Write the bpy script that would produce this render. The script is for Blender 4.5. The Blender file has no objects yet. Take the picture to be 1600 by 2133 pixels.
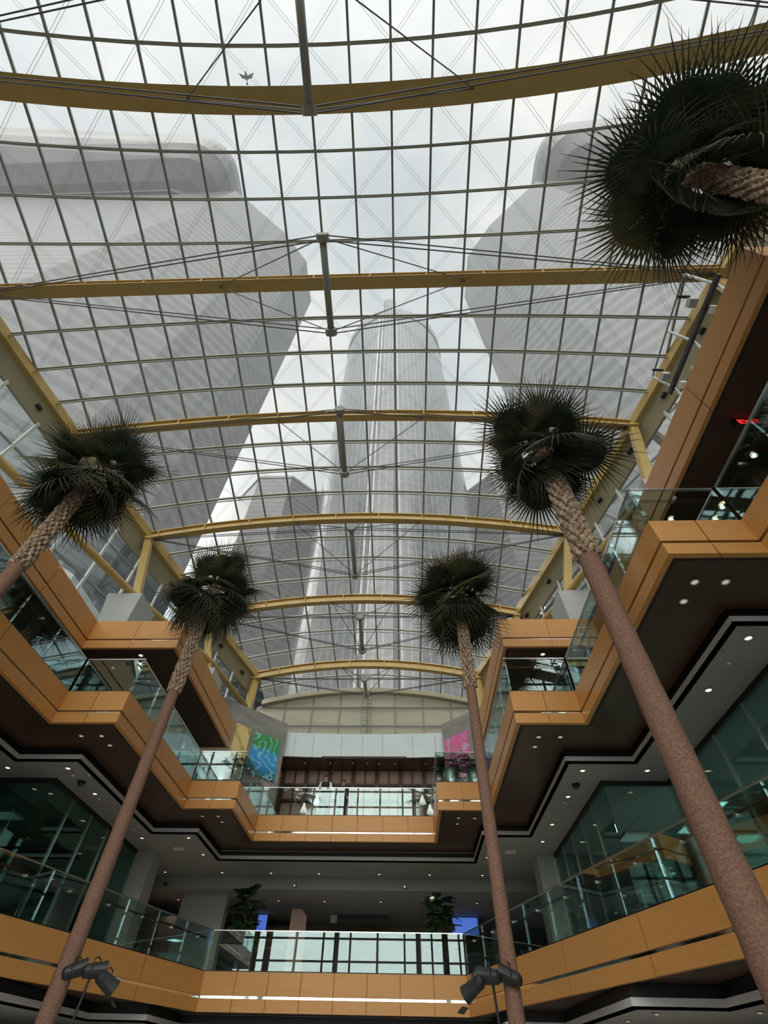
import bpy, math, random
from mathutils import Vector, Matrix, noise
from mathutils.geometry import tessellate_polygon
PI = math.pi
sc = bpy.context.scene
COL = sc.collection
random.seed(7)

# ------------------------------------------------------------------ helpers
class MB:
    def __init__(s): s.v = []; s.f = []; s.uv = {}; s.m = []; s.cur = 0
    def add(s, vs, fs, m=None):
        b = len(s.v); s.v += [tuple(v) for v in vs]
        for f in fs: s.f.append(tuple(b + i for i in f)); s.m.append(s.cur if m is None else m)
    def hexa(s, a, b, h0, h1=None):
        pass
    def box(s, x0, x1, y0, y1, z0, z1):
        v = [(x0,y0,z0),(x1,y0,z0),(x1,y1,z0),(x0,y1,z0),(x0,y0,z1),(x1,y0,z1),(x1,y1,z1),(x0,y1,z1)]
        s.add(v, [(0,3,2,1),(4,5,6,7),(0,1,5,4),(1,2,6,5),(2,3,7,6),(3,0,4,7)])
    def bar(s, a, b, w, h, up=(0,0,1)):
        a = Vector(a); b = Vector(b); d = (b - a).normalized(); u = Vector(up)
        if abs(d.dot(u)) > .99: u = Vector((0,1,0))
        r = d.cross(u).normalized(); u = r.cross(d).normalized()
        r *= w/2; u *= h/2
        v = [a-r-u, a+r-u, a+r+u, a-r+u, b-r-u, b+r-u, b+r+u, b-r+u]
        s.add(v, [(0,1,2,3),(7,6,5,4),(0,4,5,1),(1,5,6,2),(2,6,7,3),(3,7,4,0)])
    def tube(s, pts, rad, n=8, cap=True):
        pts = [Vector(p) for p in pts]; k = len(pts)
        rad = rad if isinstance(rad, (list, tuple)) else [rad]*k
        base = len(s.v); ref = None
        for i, p in enumerate(pts):
            d = (pts[min(i+1,k-1)] - pts[max(i-1,0)]).normalized()
            if ref is None:
                ref = Vector((0,0,1)) if abs(d.z) < .9 else Vector((1,0,0))
            r = d.cross(ref).normalized(); u = r.cross(d).normalized(); ref = u
            for j in range(n):
                a = 2*PI*j/n
                s.v.append(tuple(p + (r*math.cos(a) + u*math.sin(a))*rad[i]))
        for i in range(k-1):
            for j in range(n):
                a = base+i*n+j; b = base+i*n+(j+1) % n
                s.f.append((a, b, b+n, a+n)); s.m.append(s.cur)
        if cap:
            s.f.append(tuple(base+j for j in reversed(range(n)))); s.m.append(s.cur)
            s.f.append(tuple(base+(k-1)*n+j for j in range(n))); s.m.append(s.cur)
    def sweep(s, pts, w, h, side=(0,1,0), up=(0,0,1)):   # rectangular section kept parallel to side/up
        sd = Vector(side)*w/2; u = Vector(up)*h/2; base = len(s.v)
        for p in pts:
            p = Vector(p)
            for q in (p-sd-u, p+sd-u, p+sd+u, p-sd+u): s.v.append(tuple(q))
        k = len(pts)
        for i in range(k-1):
            for j in range(4):
                a = base+i*4+j; b = base+i*4+(j+1) % 4
                s.f.append((a, b, b+4, a+4)); s.m.append(s.cur)
        s.f.append((base+3, base+2, base+1, base)); s.m.append(s.cur)
        e = base+(k-1)*4; s.f.append((e, e+1, e+2, e+3)); s.m.append(s.cur)
    def lathe(s, prof, n=16, c=(0,0,0)):
        base = len(s.v)
        for r, z in prof:
            for j in range(n):
                a = 2*PI*j/n; s.v.append((c[0]+r*math.cos(a), c[1]+r*math.sin(a), c[2]+z))
        for i in range(len(prof)-1):
            for j in range(n):
                a = base+i*n+j; b = base+i*n+(j+1) % n
                s.f.append((a, b, b+n, a+n)); s.m.append(s.cur)
        s.f.append(tuple(base+j for j in reversed(range(n)))); s.m.append(s.cur)
        e = base+(len(prof)-1)*n; s.f.append(tuple(e+j for j in range(n))); s.m.append(s.cur)
    def poly(s, pts, z0, z1=None):   # flat polygon slab
        t = tessellate_polygon([[Vector((x, y, 0)) for x, y in pts]])
        n = len(pts); base = len(s.v)
        s.v += [(x, y, z0) for x, y in pts]
        s.f += [tuple(base+i for i in tr) for tr in t]; s.m += [s.cur]*len(t)
        if z1 is not None:
            s.v += [(x, y, z1) for x, y in pts]
            s.f += [tuple(base+n+i for i in tr) for tr in t]; s.m += [s.cur]*len(t)
            for i in range(n):
                j = (i+1) % n
                s.f.append((base+i, base+j, base+n+j, base+n+i)); s.m.append(s.cur)
    def mesh(s, name, mats, smooth=False):
        me = bpy.data.meshes.new(name); me.from_pydata(s.v, [], s.f)
        mats = mats if isinstance(mats, (list, tuple)) else [mats]
        for m in mats: me.materials.append(m)
        if len(mats) > 1: me.polygons.foreach_set('material_index', s.m)
        if smooth: me.polygons.foreach_set('use_smooth', [True]*len(s.f))
        me.update(); return me
    def build(s, name, mats, parent=None, smooth=False, rel=True):
        if parent is not None and rel:
            o = parent['_o'] if '_o' in parent else (0,0,0)
            s.v = [(x-o[0], y-o[1], z-o[2]) for x, y, z in s.v]
        ob = bpy.data.objects.new(name, s.mesh(name, mats, smooth)); COL.objects.link(ob)
        if parent is not None:
            ob.parent = parent
            if rel and '_o' in parent: ob['_o'] = parent['_o']
        return ob

def tag(o, label=None, cat=None, group=None, kind=None):
    if label: o['label'] = label
    if cat: o['category'] = cat
    if group: o['group'] = group
    if kind: o['kind'] = kind
    return o
def thing(name, label, cat, loc=(0,0,0), group=None, kind=None):
    o = bpy.data.objects.new(name, None); COL.objects.link(o); o.location = loc
    o['_o'] = tuple(loc)
    return tag(o, label, cat, group, kind)
def copy_tree(o, loc=None, parent=None):
    c = o.copy(); COL.objects.link(c)
    if parent is not None: c.parent = parent
    if loc is not None: c.location = loc
    for ch in list(o.children): copy_tree(ch, None, c)
    return c
def left(n): return ['only','nearest','second nearest','third nearest','fourth nearest','fifth nearest','sixth nearest','seventh nearest','eighth nearest','ninth nearest','tenth nearest'][n]

def offset_path(path, d):          # mitred offset to the left-hand side of travel
    out = []; n = len(path)
    P = [Vector(p) for p in path]
    for i in range(n):
        a = (P[i]-P[i-1]).normalized() if i else None
        b = (P[i+1]-P[i]).normalized() if i < n-1 else None
        if a is None: a = b
        if b is None: b = a
        na = Vector((-a.y, a.x)); nb = Vector((-b.y, b.x))
        m = (na+nb).normalized(); out.append(tuple(P[i] + m*(d/max(.2, m.dot(na)))))
    return out
def segq(mb, path, i, d, z0, z1, d0=0.0):   # solid wall piece of segment i between offsets d0 and d, mitred
    A = offset_path(path, d0) if d0 else path; B = offset_path(path, d)
    a, b, c, e = A[i], A[i+1], B[i+1], B[i]
    v = [(a[0],a[1],z0),(b[0],b[1],z0),(c[0],c[1],z0),(e[0],e[1],z0),(a[0],a[1],z1),(b[0],b[1],z1),(c[0],c[1],z1),(e[0],e[1],z1)]
    mb.add(v, [(0,3,2,1),(4,5,6,7),(0,1,5,4),(1,2,6,5),(2,3,7,6),(3,0,4,7)])

# ------------------------------------------------------------------ materials
def mat(name, color=(.5,.5,.5), rough=.5, metal=0.0, spec=.5, emis=None, es=0.0):
    m = bpy.data.materials.new(name); m.use_nodes = True
    b = m.node_tree.nodes['Principled BSDF']
    b.inputs['Base Color'].default_value = (*color, 1); b.inputs['Roughness'].default_value = rough
    b.inputs['Metallic'].default_value = metal; b.inputs['Specular IOR Level'].default_value = spec
    if emis: b.inputs['Emission Color'].default_value = (*emis, 1); b.inputs['Emission Strength'].default_value = es
    return m
class NT:
    def __init__(s, m):
        s.m = m; s.t = m.node_tree; s.n = s.t.nodes; s.l = s.t.links
        s.b = s.n.get('Principled BSDF')
    def node(s, typ, **kw):
        n = s.n.new(typ)
        for k, v in kw.items():
            if k.startswith('_'): setattr(n, k[1:], v)
            else:
                n.inputs[k.replace('__',' ')].default_value = v
        return n
    def pos(s, sx=1, sy=1, sz=1, src='Position'):
        g = s.n.new('ShaderNodeNewGeometry') if src == 'Position' else s.n.new('ShaderNodeTexCoord')
        mp = s.n.new('ShaderNodeMapping'); mp.inputs['Scale'].default_value = (sx, sy, sz)
        s.l.new(g.outputs[src], mp.inputs['Vector']); return mp.outputs[0]
    def ramp(s, fac, stops):
        r = s.n.new('ShaderNodeValToRGB'); e = r.color_ramp.elements
        while len(e) < len(stops): e.new(.5)
        for el, (p, c) in zip(e, stops): el.position = p; el.color = (*c, 1)
        s.l.new(fac, r.inputs[0]); return r.outputs[0]
    def math(s, op, a, b=None, c=None):
        n = s.n.new('ShaderNodeMath'); n.operation = op
        for i, x in enumerate((a, b, c)):
            if x is None: continue
            if isinstance(x, (int, float)): n.inputs[i].default_value = x
            else: s.l.new(x, n.inputs[i])
        return n.outputs[0]
    def mix(s, f, a, b):
        n = s.n.new('ShaderNodeMix'); n.data_type = 'RGBA'
        for i, x in ((0, f), (6, a), (7, b)):
            if isinstance(x, (int, float)): n.inputs[i].default_value = x
            elif isinstance(x, tuple): n.inputs[i].default_value = (*x, 1)
            else: s.l.new(x, n.inputs[i])
        return n.outputs[2]
def noisy(name, c1, c2, scale=(4,4,4), rough=.6, detail=4, spec=.5, src='Position', bump=0, metal=0, lo=.35, hi=.65):
    m = mat(name, c1, rough, metal, spec); t = NT(m)
    nz = t.node('ShaderNodeTexNoise', Scale=1.0, Detail=detail)
    t.l.new(t.pos(*scale, src=src), nz.inputs['Vector'])
    t.l.new(t.ramp(nz.outputs['Fac'], [(lo, c1), (hi, c2)]), t.b.inputs['Base Color'])
    if bump:
        bp = t.node('ShaderNodeBump', Strength=bump, Distance=.02)
        t.l.new(nz.outputs['Fac'], bp.inputs['Height']); t.l.new(bp.outputs[0], t.b.inputs['Normal'])
    return m
def glass_mat(name, tint=(.9,.95,.94), refl=.1, gcol=(1,1,1), rough=0.0, dust=0.0):
    m = bpy.data.materials.new(name); m.use_nodes = True; t = NT(m); t.n.clear()
    out = t.n.new('ShaderNodeOutputMaterial'); tr = t.node('ShaderNodeBsdfTransparent', Color=(*tint, 1))
    gl = t.node('ShaderNodeBsdfGlossy', Color=(*gcol, 1), Roughness=rough)
    fr = t.n.new('ShaderNodeLayerWeight'); fr.inputs['Blend'].default_value = .35
    f = t.math('ADD', t.math('MULTIPLY', fr.outputs['Fresnel'], .6), refl)
    f = t.math('MINIMUM', f, .9)
    mx = t.n.new('ShaderNodeMixShader'); t.l.new(f, mx.inputs[0]); t.l.new(tr.outputs[0], mx.inputs[1]); t.l.new(gl.outputs[0], mx.inputs[2])
    last = mx
    if dust:
        df = t.node('ShaderNodeBsdfTranslucent', Color=(.9,.92,.92,1)); m2 = t.n.new('ShaderNodeMixShader'); m2.inputs[0].default_value = dust
        t.l.new(mx.outputs[0], m2.inputs[1]); t.l.new(df.outputs[0], m2.inputs[2]); last = m2
    t.l.new(last.outputs[0], out.inputs['Surface']); return m

M = {}
def wood_mat(name, c1, c2, c3):
    m = mat(name, c1, .38, 0, .35); t = NT(m)
    n1 = t.node('ShaderNodeTexNoise', Scale=1.0, Detail=5.0); t.l.new(t.pos(.35,.35,38), n1.inputs['Vector'])
    n2 = t.node('ShaderNodeTexNoise', Scale=1.0, Detail=3.0); t.l.new(t.pos(.5,.5,3), n2.inputs['Vector'])
    a = t.ramp(n1.outputs['Fac'], [(.3, c1), (.7, c2)])
    t.l.new(t.mix(t.math('MULTIPLY', n2.outputs['Fac'], .5), a, c3), t.b.inputs['Base Color'])
    return m
M['wood'] = wood_mat('cherry_veneer', (.56,.265,.075), (.63,.32,.105), (.58,.26,.07))
M['mirror'] = mat('polished_steel', (.85,.83,.8), .06, 1)
M['joint'] = mat('dark_joint', (.02,.015,.012), .7)
M['soffit'] = noisy('brown_soffit', (.060,.030,.018), (.070,.037,.023), (.3,.3,.3), .30, spec=.35)
M['black'] = mat('black_reveal', (.008,.008,.01), .5)
M['grayceil'] = noisy('gray_plaster', (.30,.305,.305), (.32,.325,.325), (.4,.4,.4), .8)
M['cove'] = mat('light_gray_plaster', (.62,.615,.62), .7)
M['yellow'] = noisy('ochre_paint', (.48,.33,.105), (.53,.37,.125), (1.2,1.2,1.2), .38, spec=.4)
M['olive'] = mat('olive_panel', (.33,.30,.19), .5)
M['mullion'] = mat('gray_green_steel', (.27,.285,.265), .5)
M['purlin'] = mat('purlin_paint', (.32,.33,.28), .5)
M['rod'] = mat('thin_steel_rod', (.36,.37,.37), .5, .2)
M['cable'] = mat('steel_cable', (.10,.10,.11), .45, .5)
M['strut'] = mat('truss_strut_paint', (.27,.265,.24), .4)
M['white'] = mat('white_paint', (.75,.76,.74), .5)
M['concrete'] = noisy('board_concrete', (.23,.22,.195), (.31,.295,.26), (.7,.7,2.2), .85, bump=.15)
M['greystone'] = mat('gray_pedestal', (.46,.47,.45), .8)
M['roofglass'] = glass_mat('roof_glass', (.96,.98,.975), .012, dust=.14)
M['railglass'] = glass_mat('rail_glass', (.84,.92,.895), .06, (.85,.95,.98))
M['storeglass'] = glass_mat('storefront_glass', (.64,.79,.75), .05, (.75,.9,.88))
M['clearglass'] = glass_mat('clerestory_glass', (.85,.93,.92), .05)
M['rail'] = mat('brushed_rail', (.72,.72,.72), .28, 1)
M['redwood'] = mat('dark_red_handrail', (.16,.035,.03), .35)
M['darkwall'] = noisy('dark_wall', (.055,.06,.055), (.075,.08,.072), (.5,.5,.5), .7)
M['backwall'] = noisy('taupe_wall', (.17,.135,.115), (.19,.15,.125), (.5,.5,.5), .7)
M['column'] = mat('gray_column', (.36,.37,.35), .7)
M['floor'] = noisy('stone_floor', (.62,.60,.56), (.68,.66,.62), (1,1,1), .35)
M['carpet'] = mat('gallery_floor', (.52,.50,.47), .8)
M['lamp'] = mat('lamp_glow', (.9,.8,.6), .5, emis=(1,.78,.48), es=2.2)
M['lampdim'] = mat('lamp_dim', (.75,.7,.62), .35, emis=(1,.85,.65), es=.35)
M['lampring'] = mat('lamp_ring', (.62,.62,.6), .3, .6)
M['blackmetal'] = mat('black_metal', (.012,.013,.014), .45)
M['screen'] = mat('screen_blue', (.1,.2,.6), .4, emis=(.10,.22,.85), es=.6)
M['red'] = mat('exit_red', (.5,.02,.02), .5, emis=(1,.03,.03), es=1.4)
M['bluepanel'] = noisy('pale_blue_panel', (.58,.665,.675), (.62,.70,.71), (.5,.5,.5), .35)
M['pink'] = mat('pinkish_panel', (.46,.30,.24), .7)
M['pot'] = mat('brushed_pot', (.72,.72,.68), .3, .85)
M['leaf'] = noisy('glossy_leaf', (.02,.055,.02), (.05,.11,.035), (5,5,5), .35)
M['stem'] = mat('plant_stem', (.12,.08,.04), .8)

def cream():
    m = bpy.data.materials.new('cream_shade'); m.use_nodes = True; t = NT(m)
    nz = t.node('ShaderNodeTexNoise', Scale=1.0, Detail=4.0); t.l.new(t.pos(.25,.25,2.2), nz.inputs['Vector'])
    c = t.ramp(nz.outputs['Fac'], [(.35,(.60,.555,.42)),(.65,(.70,.66,.52))])
    t.l.new(c, t.b.inputs['Base Color']); t.b.inputs['Roughness'].default_value = .8
    tl = t.n.new('ShaderNodeBsdfTranslucent'); t.l.new(c, tl.inputs['Color'])
    mx = t.n.new('ShaderNodeMixShader'); mx.inputs[0].default_value = .45
    t.l.new(t.b.outputs[0], mx.inputs[1]); t.l.new(tl.outputs[0], mx.inputs[2])
    t.l.new(mx.outputs[0], t.n['Material Output'].inputs['Surface']); return m
M['cream'] = cream()
def bark():
    m = noisy('palm_bark', (.175,.095,.068), (.275,.155,.112), (20,20,34), .85, 5, .2, bump=.5)
    return m
M['bark'] = bark()
M['boot'] = noisy('palm_boot', (.17,.11,.075), (.50,.37,.26), (9,9,9), .85, 4, .2, bump=.3)
M['bootdark'] = mat('palm_boot_gap', (.10,.06,.04), .9)
def frondmat(name, c1, c2, tr=.25):
    m = bpy.data.materials.new(name); m.use_nodes = True; t = NT(m)
    nz = t.node('ShaderNodeTexNoise', Scale=2.0, Detail=3.0); t.l.new(t.pos(1,1,1), nz.inputs['Vector'])
    c = t.ramp(nz.outputs['Fac'], [(.35,c1),(.65,c2)]); t.l.new(c, t.b.inputs['Base Color'])
    t.b.inputs['Roughness'].default_value = .45; t.b.inputs['Specular IOR Level'].default_value = .3
    tl = t.n.new('ShaderNodeBsdfTranslucent'); t.l.new(c, tl.inputs['Color'])
    mx = t.n.new('ShaderNodeMixShader'); mx.inputs[0].default_value = tr
    t.l.new(t.b.outputs[0], mx.inputs[1]); t.l.new(tl.outputs[0], mx.inputs[2])
    t.l.new(mx.outputs[0], t.n['Material Output'].inputs['Surface']); return m
M['frond'] = frondmat('palm_frond', (.022,.038,.024), (.05,.068,.036), .2)
M['frond2'] = frondmat('palm_frond_olive', (.075,.075,.032), (.12,.11,.05), .35)
M['frond3'] = frondmat('palm_frond_dry', (.22,.15,.07), (.32,.22,.11), .4)
M['fringe'] = frondmat('palm_frond_fringe', (.045,.05,.03), (.085,.08,.05), .25)
M['petiole'] = mat('palm_petiole', (.20,.17,.09), .5)

# ------------------------------------------------------------------ camera
cam = bpy.data.cameras.new('camera'); co = bpy.data.objects.new('camera', cam); COL.objects.link(co)
pitch, roll, yaw = .8830, .0247, -.0473
F = Vector((math.sin(yaw)*math.cos(pitch), math.cos(yaw)*math.cos(pitch), math.sin(pitch)))
Rv = Vector((math.cos(yaw), -math.sin(yaw), 0)); Uv = Rv.cross(F)
R2 = Rv*math.cos(roll) + Uv*math.sin(roll); U2 = Uv*math.cos(roll) - Rv*math.sin(roll)
co.matrix_world = Matrix(((R2.x,U2.x,-F.x,2.764),(R2.y,U2.y,-F.y,0),(R2.z,U2.z,-F.z,0),(0,0,0,1)))
cam.sensor_fit = 'VERTICAL'; cam.sensor_height = 36; cam.lens = 980.66*36/2133; cam.clip_end = 2000; cam.clip_start = .05
sc.camera = co
GZ = -1.86     # ground floor (eye level is z = 0)

# ------------------------------------------------------------------ roof geometry
YA = 34.8; SP = 7.15
def zc(Y): return 22.79 + .1416*(YA-Y)
def half(Y): return 9.1 + .32*max(0, YA-Y)
def cc(Y): return max(.0042, .0136 - .00031*max(0, YA-Y))
def rz(x, Y): return zc(Y) - cc(Y)*x*x
def bw(x, Y): return Y - min(.0042, max(0, .0042-.00045*(Y+1)))*x*x     # the front arches bow slightly in plan
YF = YA - 7*SP; YB = 38.4
def arcpts(Y, dz, n=20, h=None, y=None):
    h = half(Y) if h is None else h
    return [(-h+2*h*i/n, bw(-h+2*h*i/n, Y), rz(-h+2*h*i/n, Y)+dz) for i in range(n+1)]
roof = thing('glass_roof', 'barrel vaulted glass roof with gray steel grid high over the atrium', 'glass roof')
g = MB(); ny = 46; nx = 24
for i in range(ny+1):
    Y = YB + (YF-YB)*i/ny
    for j in range(nx+1):
        x = half(Y)*(2*j/nx-1); g.v.append((x, bw(x, Y), rz(x, Y)+.06))
for i in range(ny):
    for j in range(nx):
        a = i*(nx+1)+j; g.f.append((a, a+1, a+nx+2, a+nx+1)); g.m.append(0)
g.build('roof_glass', M['roofglass'], roof, True)
for k in range(-2, 29):
    Y = YA - SP/4*k
    b = MB(); b.sweep(arcpts(Y, -.05), .125, .10)
    b.build('roof_purlin', M['purlin'], roof)
    if k % 4:
        b = MB(); b.sweep(arcpts(Y, -.34), .06, .06); b.build('lower_purlin', M['purlin'], roof)
MX = [s*(.894+1.7875*j) for j in range(14) for s in (-1, 1)]
for x in sorted(MX):
    Y1 = YB if abs(x) < 9.1 else YA-(abs(x)-9.1)/.32
    n = max(2, int((Y1-YF)/3)); b = MB()
    b.sweep([(x, YF+(Y1-YF)*i/n, rz(x, YF+(Y1-YF)*i/n)-.03) for i in range(n+1)], .10, .11, side=(1,0,0))
    b.build('roof_mullion', M['mullion'], roof)
# bracing: pairs of thin rods crossing every panel corner to corner
P = 1.7875
rods = {}
for i in range(-14, 14):
    for k in range(-2, 28):
        xa = .894 + P*i; xb = xa + P; ya = YA - P*k; yb = ya - P
        if max(abs(xa), abs(xb)) > half((ya+yb)/2)+.3: continue
        if (i+k) % 2 == 0: key = ('d', i-k); a = (xa, ya); b_ = (xb, yb)
        else: key = ('u', i+k); a = (xb, ya); b_ = (xa, yb)
        rods.setdefault(key, []).append((a, b_))
for key, L in rods.items():
    m = MB()
    for a, b_ in L:
        d = Vector((b_[0]-a[0], b_[1]-a[1])).normalized(); nrm = Vector((-d.y, d.x))*.06
        for s in (-1, 1):
            p = (a[0]+nrm.x*s, a[1]+nrm.y*s); q = (b_[0]+nrm.x*s, b_[1]+nrm.y*s)
            m.bar((p[0], bw(*p), rz(*p)+.16), (q[0], bw(*q), rz(*q)+.16), .012, .012)
    m.build('bracing_rod', M['rod'], roof)

ordn = ['rearmost, above the cream end wall', 'second from the cream end wall', 'third from the cream end wall',
        'fourth from the cream end wall', 'fifth from the cream end wall, crossing the big towers',
        'the wide brown one across the top', 'over the river side behind the viewer', 'frontmost at the river facade']
QX = [2.0, 2.3, 4.2, 4.3, 6.3, 6.2]
for k in range(8):
    Y = YA-SP*k
    t = thing('roof_arch', 'ochre steel arch, ' + ordn[k], 'roof arch', (0, Y, zc(Y)-.5), 'ochre roof arches')
    wf = .42 if k < 4 else (.62 if k == 4 else .95)
    b = MB(); b.sweep(arcpts(Y, -.16, 28), wf, .06); b.build('top_flange', M['yellow'], t)
    b = MB(); b.sweep(arcpts(Y, -.72, 28), wf, .07); b.build('bottom_flange', M['yellow'], t)
    b = MB(); b.sweep(arcpts(Y, -.44, 28), .12, .52); wb = b.build('web', M['yellow'], t)
    h = half(Y); xs = [q for q in [x*2.9+1.45 for x in range(-8, 8)] if abs(q) < h-.3]
    for x in xs:
        b = MB(); z = rz(x, Y); yq = bw(x, Y); b.box(x-.03, x+.03, yq-wf*.47, yq+wf*.47, z-.70, z-.18); b.build('stiffener', M['yellow'], wb)
TR = [((33.6,20.25),(36.25,20.4)), ((27.1,21.2),(30.5,20.75)), ((18.6,21.15),(22.3,20.83)), ((10.8,21.08),(14.2,20.6)), ((3.3,20.9),(6.85,20.75)), ((-3.95,20.95),(-.46,20.75))]
tn = ['rearmost, in front of the cream end wall', 'second from the cream end wall', 'third from the cream end wall', 'fourth from the cream end wall', 'fifth from the end wall', 'frontmost, at the top edge of the view']
for k, ((ya, za), (yb, zb)) in enumerate(TR):
    Y = YA-SP*k; xb = -.05
    t = thing('cable_truss', 'gray cable hung strut under an arch, ' + tn[k], 'cable truss', (xb, (ya+yb)/2, za), 'cable trusses under the roof arches')
    b = MB(); b.tube([(xb, ya, za), (xb, yb, zb)], .14, 12); st_ = b.build('strut', M['strut'], t, True)
    for (y, z, s) in ((ya, za, -1), (yb, zb, 1)):
        b = MB(); b.tube([(xb, y-.14, z), (xb, y+.14, z)], .25, 14); b.build('collar', M['strut'], st_)
        h = half(Y)-.3; q = QX[k]
        for sx in (-1, 1):
            b = MB()
            for o in (-.09, .09): b.tube([(xb, y+o, z), (sx*h, bw(h, Y)+o*.5, rz(h, Y)-.7)], .026, 6)
            b.build('stay_cable', M['cable'], t)
            b = MB(); b.tube([(xb, y, z), (sx*q, bw(q, Y), rz(q, Y)-.74)], .024, 6); b.build('hanger_cable', M['cable'], t)

# eaves, clerestory, tube, struts, pedestals
for s, side in ((-1, 'left'), (1, 'right')):
    t = thing('eave_beam', 'ochre steel eave beam with olive panel along the %s edge of the glass roof' % side, 'eave beam', (s*half(10), 10, rz(half(10), 10)))
    pts = [(s*half(y), y, rz(half(y), y)) for y in [YF+(YA-YF)*i/16 for i in range(17)]]
    b = MB(); b.sweep([(x, y, z-.33) for x, y, z in pts], .34, .62, side=(1,0,0)); b.build('beam', M['yellow'], t)
    b = MB()
    for i in range(16):
        (x0,y0,z0), (x1,y1,z1) = pts[i], pts[i+1]; n = len(b.v)
        b.v += [(x0+s*.1,y0,z0-.6),(x1+s*.1,y1,z1-.6),(x1+s*.42,y1,z1-1.75),(x0+s*.42,y0,z0-1.75),(x0+s*.25,y0,z0-.6),(x1+s*.25,y1,z1-.6),(x1+s*.55,y1,z1-1.75),(x0+s*.55,y0,z0-1.75)]
        b.f += [(n,n+1,n+2,n+3),(n+7,n+6,n+5,n+4),(n+3,n+2,n+6,n+7)]; b.m += [0]*3
    b.build('eave_panel', M['olive'], t)
    b = MB()
    for i in range(48):
        f = (i+.5)/48; y = YF+(YA-YF)*f; x = half(y); z = rz(x, y)
        if i % 3 == 1: b.bar((s*(x+.20), y-.16, z-1.15), (s*(x+.20)-s*.1, y+.16, z-1.19), .16, .16)
    b.build('vent_slot', M['joint'], t)
    w = thing('clerestory_window', 'glazed clerestory wall with white posts below the %s eave' % side, 'window', (s*half(10), 10, 14), kind='structure')
    yy = [YF+(YA-YF)*i/22 for i in range(23)]
    b = MB()
    for i in range(22):
        n = len(b.v); x0 = s*(half(yy[i])+.5); x1 = s*(half(yy[i+1])+.5)
        b.v += [(x0,yy[i],13.3),(x1,yy[i+1],13.3),(x1,yy[i+1],rz(x1,yy[i+1])-1.6),(x0,yy[i],rz(x0,yy[i])-1.6)]; b.f.append((n,n+1,n+2,n+3)); b.m.append(0)
    b.build('pane', M['clearglass'], w)
    for i in range(1, 22):
        b = MB(); x = s*(half(yy[i])+.42); b.bar((x, yy[i], 13.3), (x, yy[i], rz(x, yy[i])-1.5), .10, .16); b.build('post', M['white'], w)
    for z in (14.6, 16.1, 17.6, 19.1, 20.4):
        b = MB(); b.bar((s*(half(YF)+.45), YF, z), (s*(half(YA)+.45), YA, z), .09, .09); b.build('transom', M['mullion'], w)
    t = thing('steel_tube', 'round ochre steel tube running along the %s clerestory sill' % side, 'pipe', (s*14.8, 10, 17))
    b = MB(); b.tube([(s*(11.87+.298*(19.83-y)), y, 17) for y in (-14, -5, 4, 13, 20)] + [(s*9.75, 27.4, 17.7), (s*9.15, 34.2, 18.3)], .2, 12); b.build('tube', M['yellow'], t, True)
    t = thing('steel_column', 'round ochre steel column standing on the concrete wall at the %s rear corner' % side, 'column', (s*9.1, 34.8, 14), 'rear corner columns')
    b = MB(); b.tube([(s*9.1, 34.8, 13), (s*9.1, 34.8, 21)], .33, 16); b.build('shaft', M['yellow'], t, True)
    b = MB(); b.box(s*9.1-.42, s*9.1+.42, 34.4, 35.2, 20.85, 21.0); b.build('cap_plate', M['yellow'], t)
    nm = {1:'second', 2:'third', 3:'fourth', 4:'fifth', 5:'sixth'}
    for k in (1, 2, 3, 4, 5):
        Y = YA-SP*k; yb = Y-.55; xb = s*(11.87+.298*(19.83-yb)); h = half(Y)
        t = thing('roof_strut', 'square ochre leaning strut, %s side, under the %s arch from the end wall' % (side, nm[k]), 'strut', (xb, yb, 17), 'eave struts')
        b = MB(); b.bar((xb, yb, 16.85), (s*(h-.1), Y, rz(h, Y)-.65), .42, .36, up=(0,1,0)); b.build('post', M['yellow'], t)
        b = MB(); b.box(xb-.34, xb+.34, yb-.34, yb+.34, 16.72, 16.84); b.build('base_plate', M['yellow'], t)
        b = MB(); b.bar((s*(h-.15), Y-.3, rz(h, Y)-.72), (s*(h-.15), Y+.3, rz(h, Y)-.72), .5, .2); b.build('bracket', M['yellow'], t)
        t = thing('concrete_pedestal', 'pale gray block under the %s eave strut at the %s arch from the end wall' % (side, nm[k]), 'pedestal', (xb, yb, 13.5), 'strut pedestals')
        b = MB(); v = []
        for z, w_ in ((13.4, .62), (16.72, .95)):
            v += [(xb+s*.25-w_, yb-w_+.2, z), (xb+s*.25+w_, yb-w_+.2, z), (xb+s*.25+w_, yb+w_+.2, z), (xb+s*.25-w_, yb+w_+.2, z)]
        b.add(v, [(3,2,1,0),(4,5,6,7),(0,1,5,4),(1,2,6,5),(2,3,7,6),(3,0,4,7)]); b.build('block', M['greystone'], t)

# ------------------------------------------------------------------ galleries
def mirror(half_path): return half_path + [(-x, y) for x, y in reversed(half_path)]
Z3 = mirror([(-12.74,-13.8),(-12.74,-.17),(-10.62,-.17),(-10.62,7.21),(-8.51,7.21),(-8.51,14.59),(-6.39,14.59),(-6.39,21.97),(-4.28,21.97),(-4.28,26.07)])
Z2 = mirror([(-17.4,-13.8),(-5.25,26.17)])
Z4L = [(-16.1,-13.8),(-16.1,2.69),(-11.7,2.69),(-11.7,17.98),(-7.37,17.98),(-7.37,28.0),(-12.8,28.0)]
Z4R = [(-x, y) for x, y in reversed(Z4L)]
IN = mirror([(-14.65,-13.8),(-14.65,1.75),(-12.55,1.75),(-12.55,9.1),(-10.48,9.1),(-10.48,16.52),(-8.25,16.52),(-8.25,23.85),(-6.24,23.85),(-6.24,27.7)])
XO = 22.0
RECT = [(XO, 38.6), (-XO, 38.6)]       # closes a left-to-right path round the back

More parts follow.
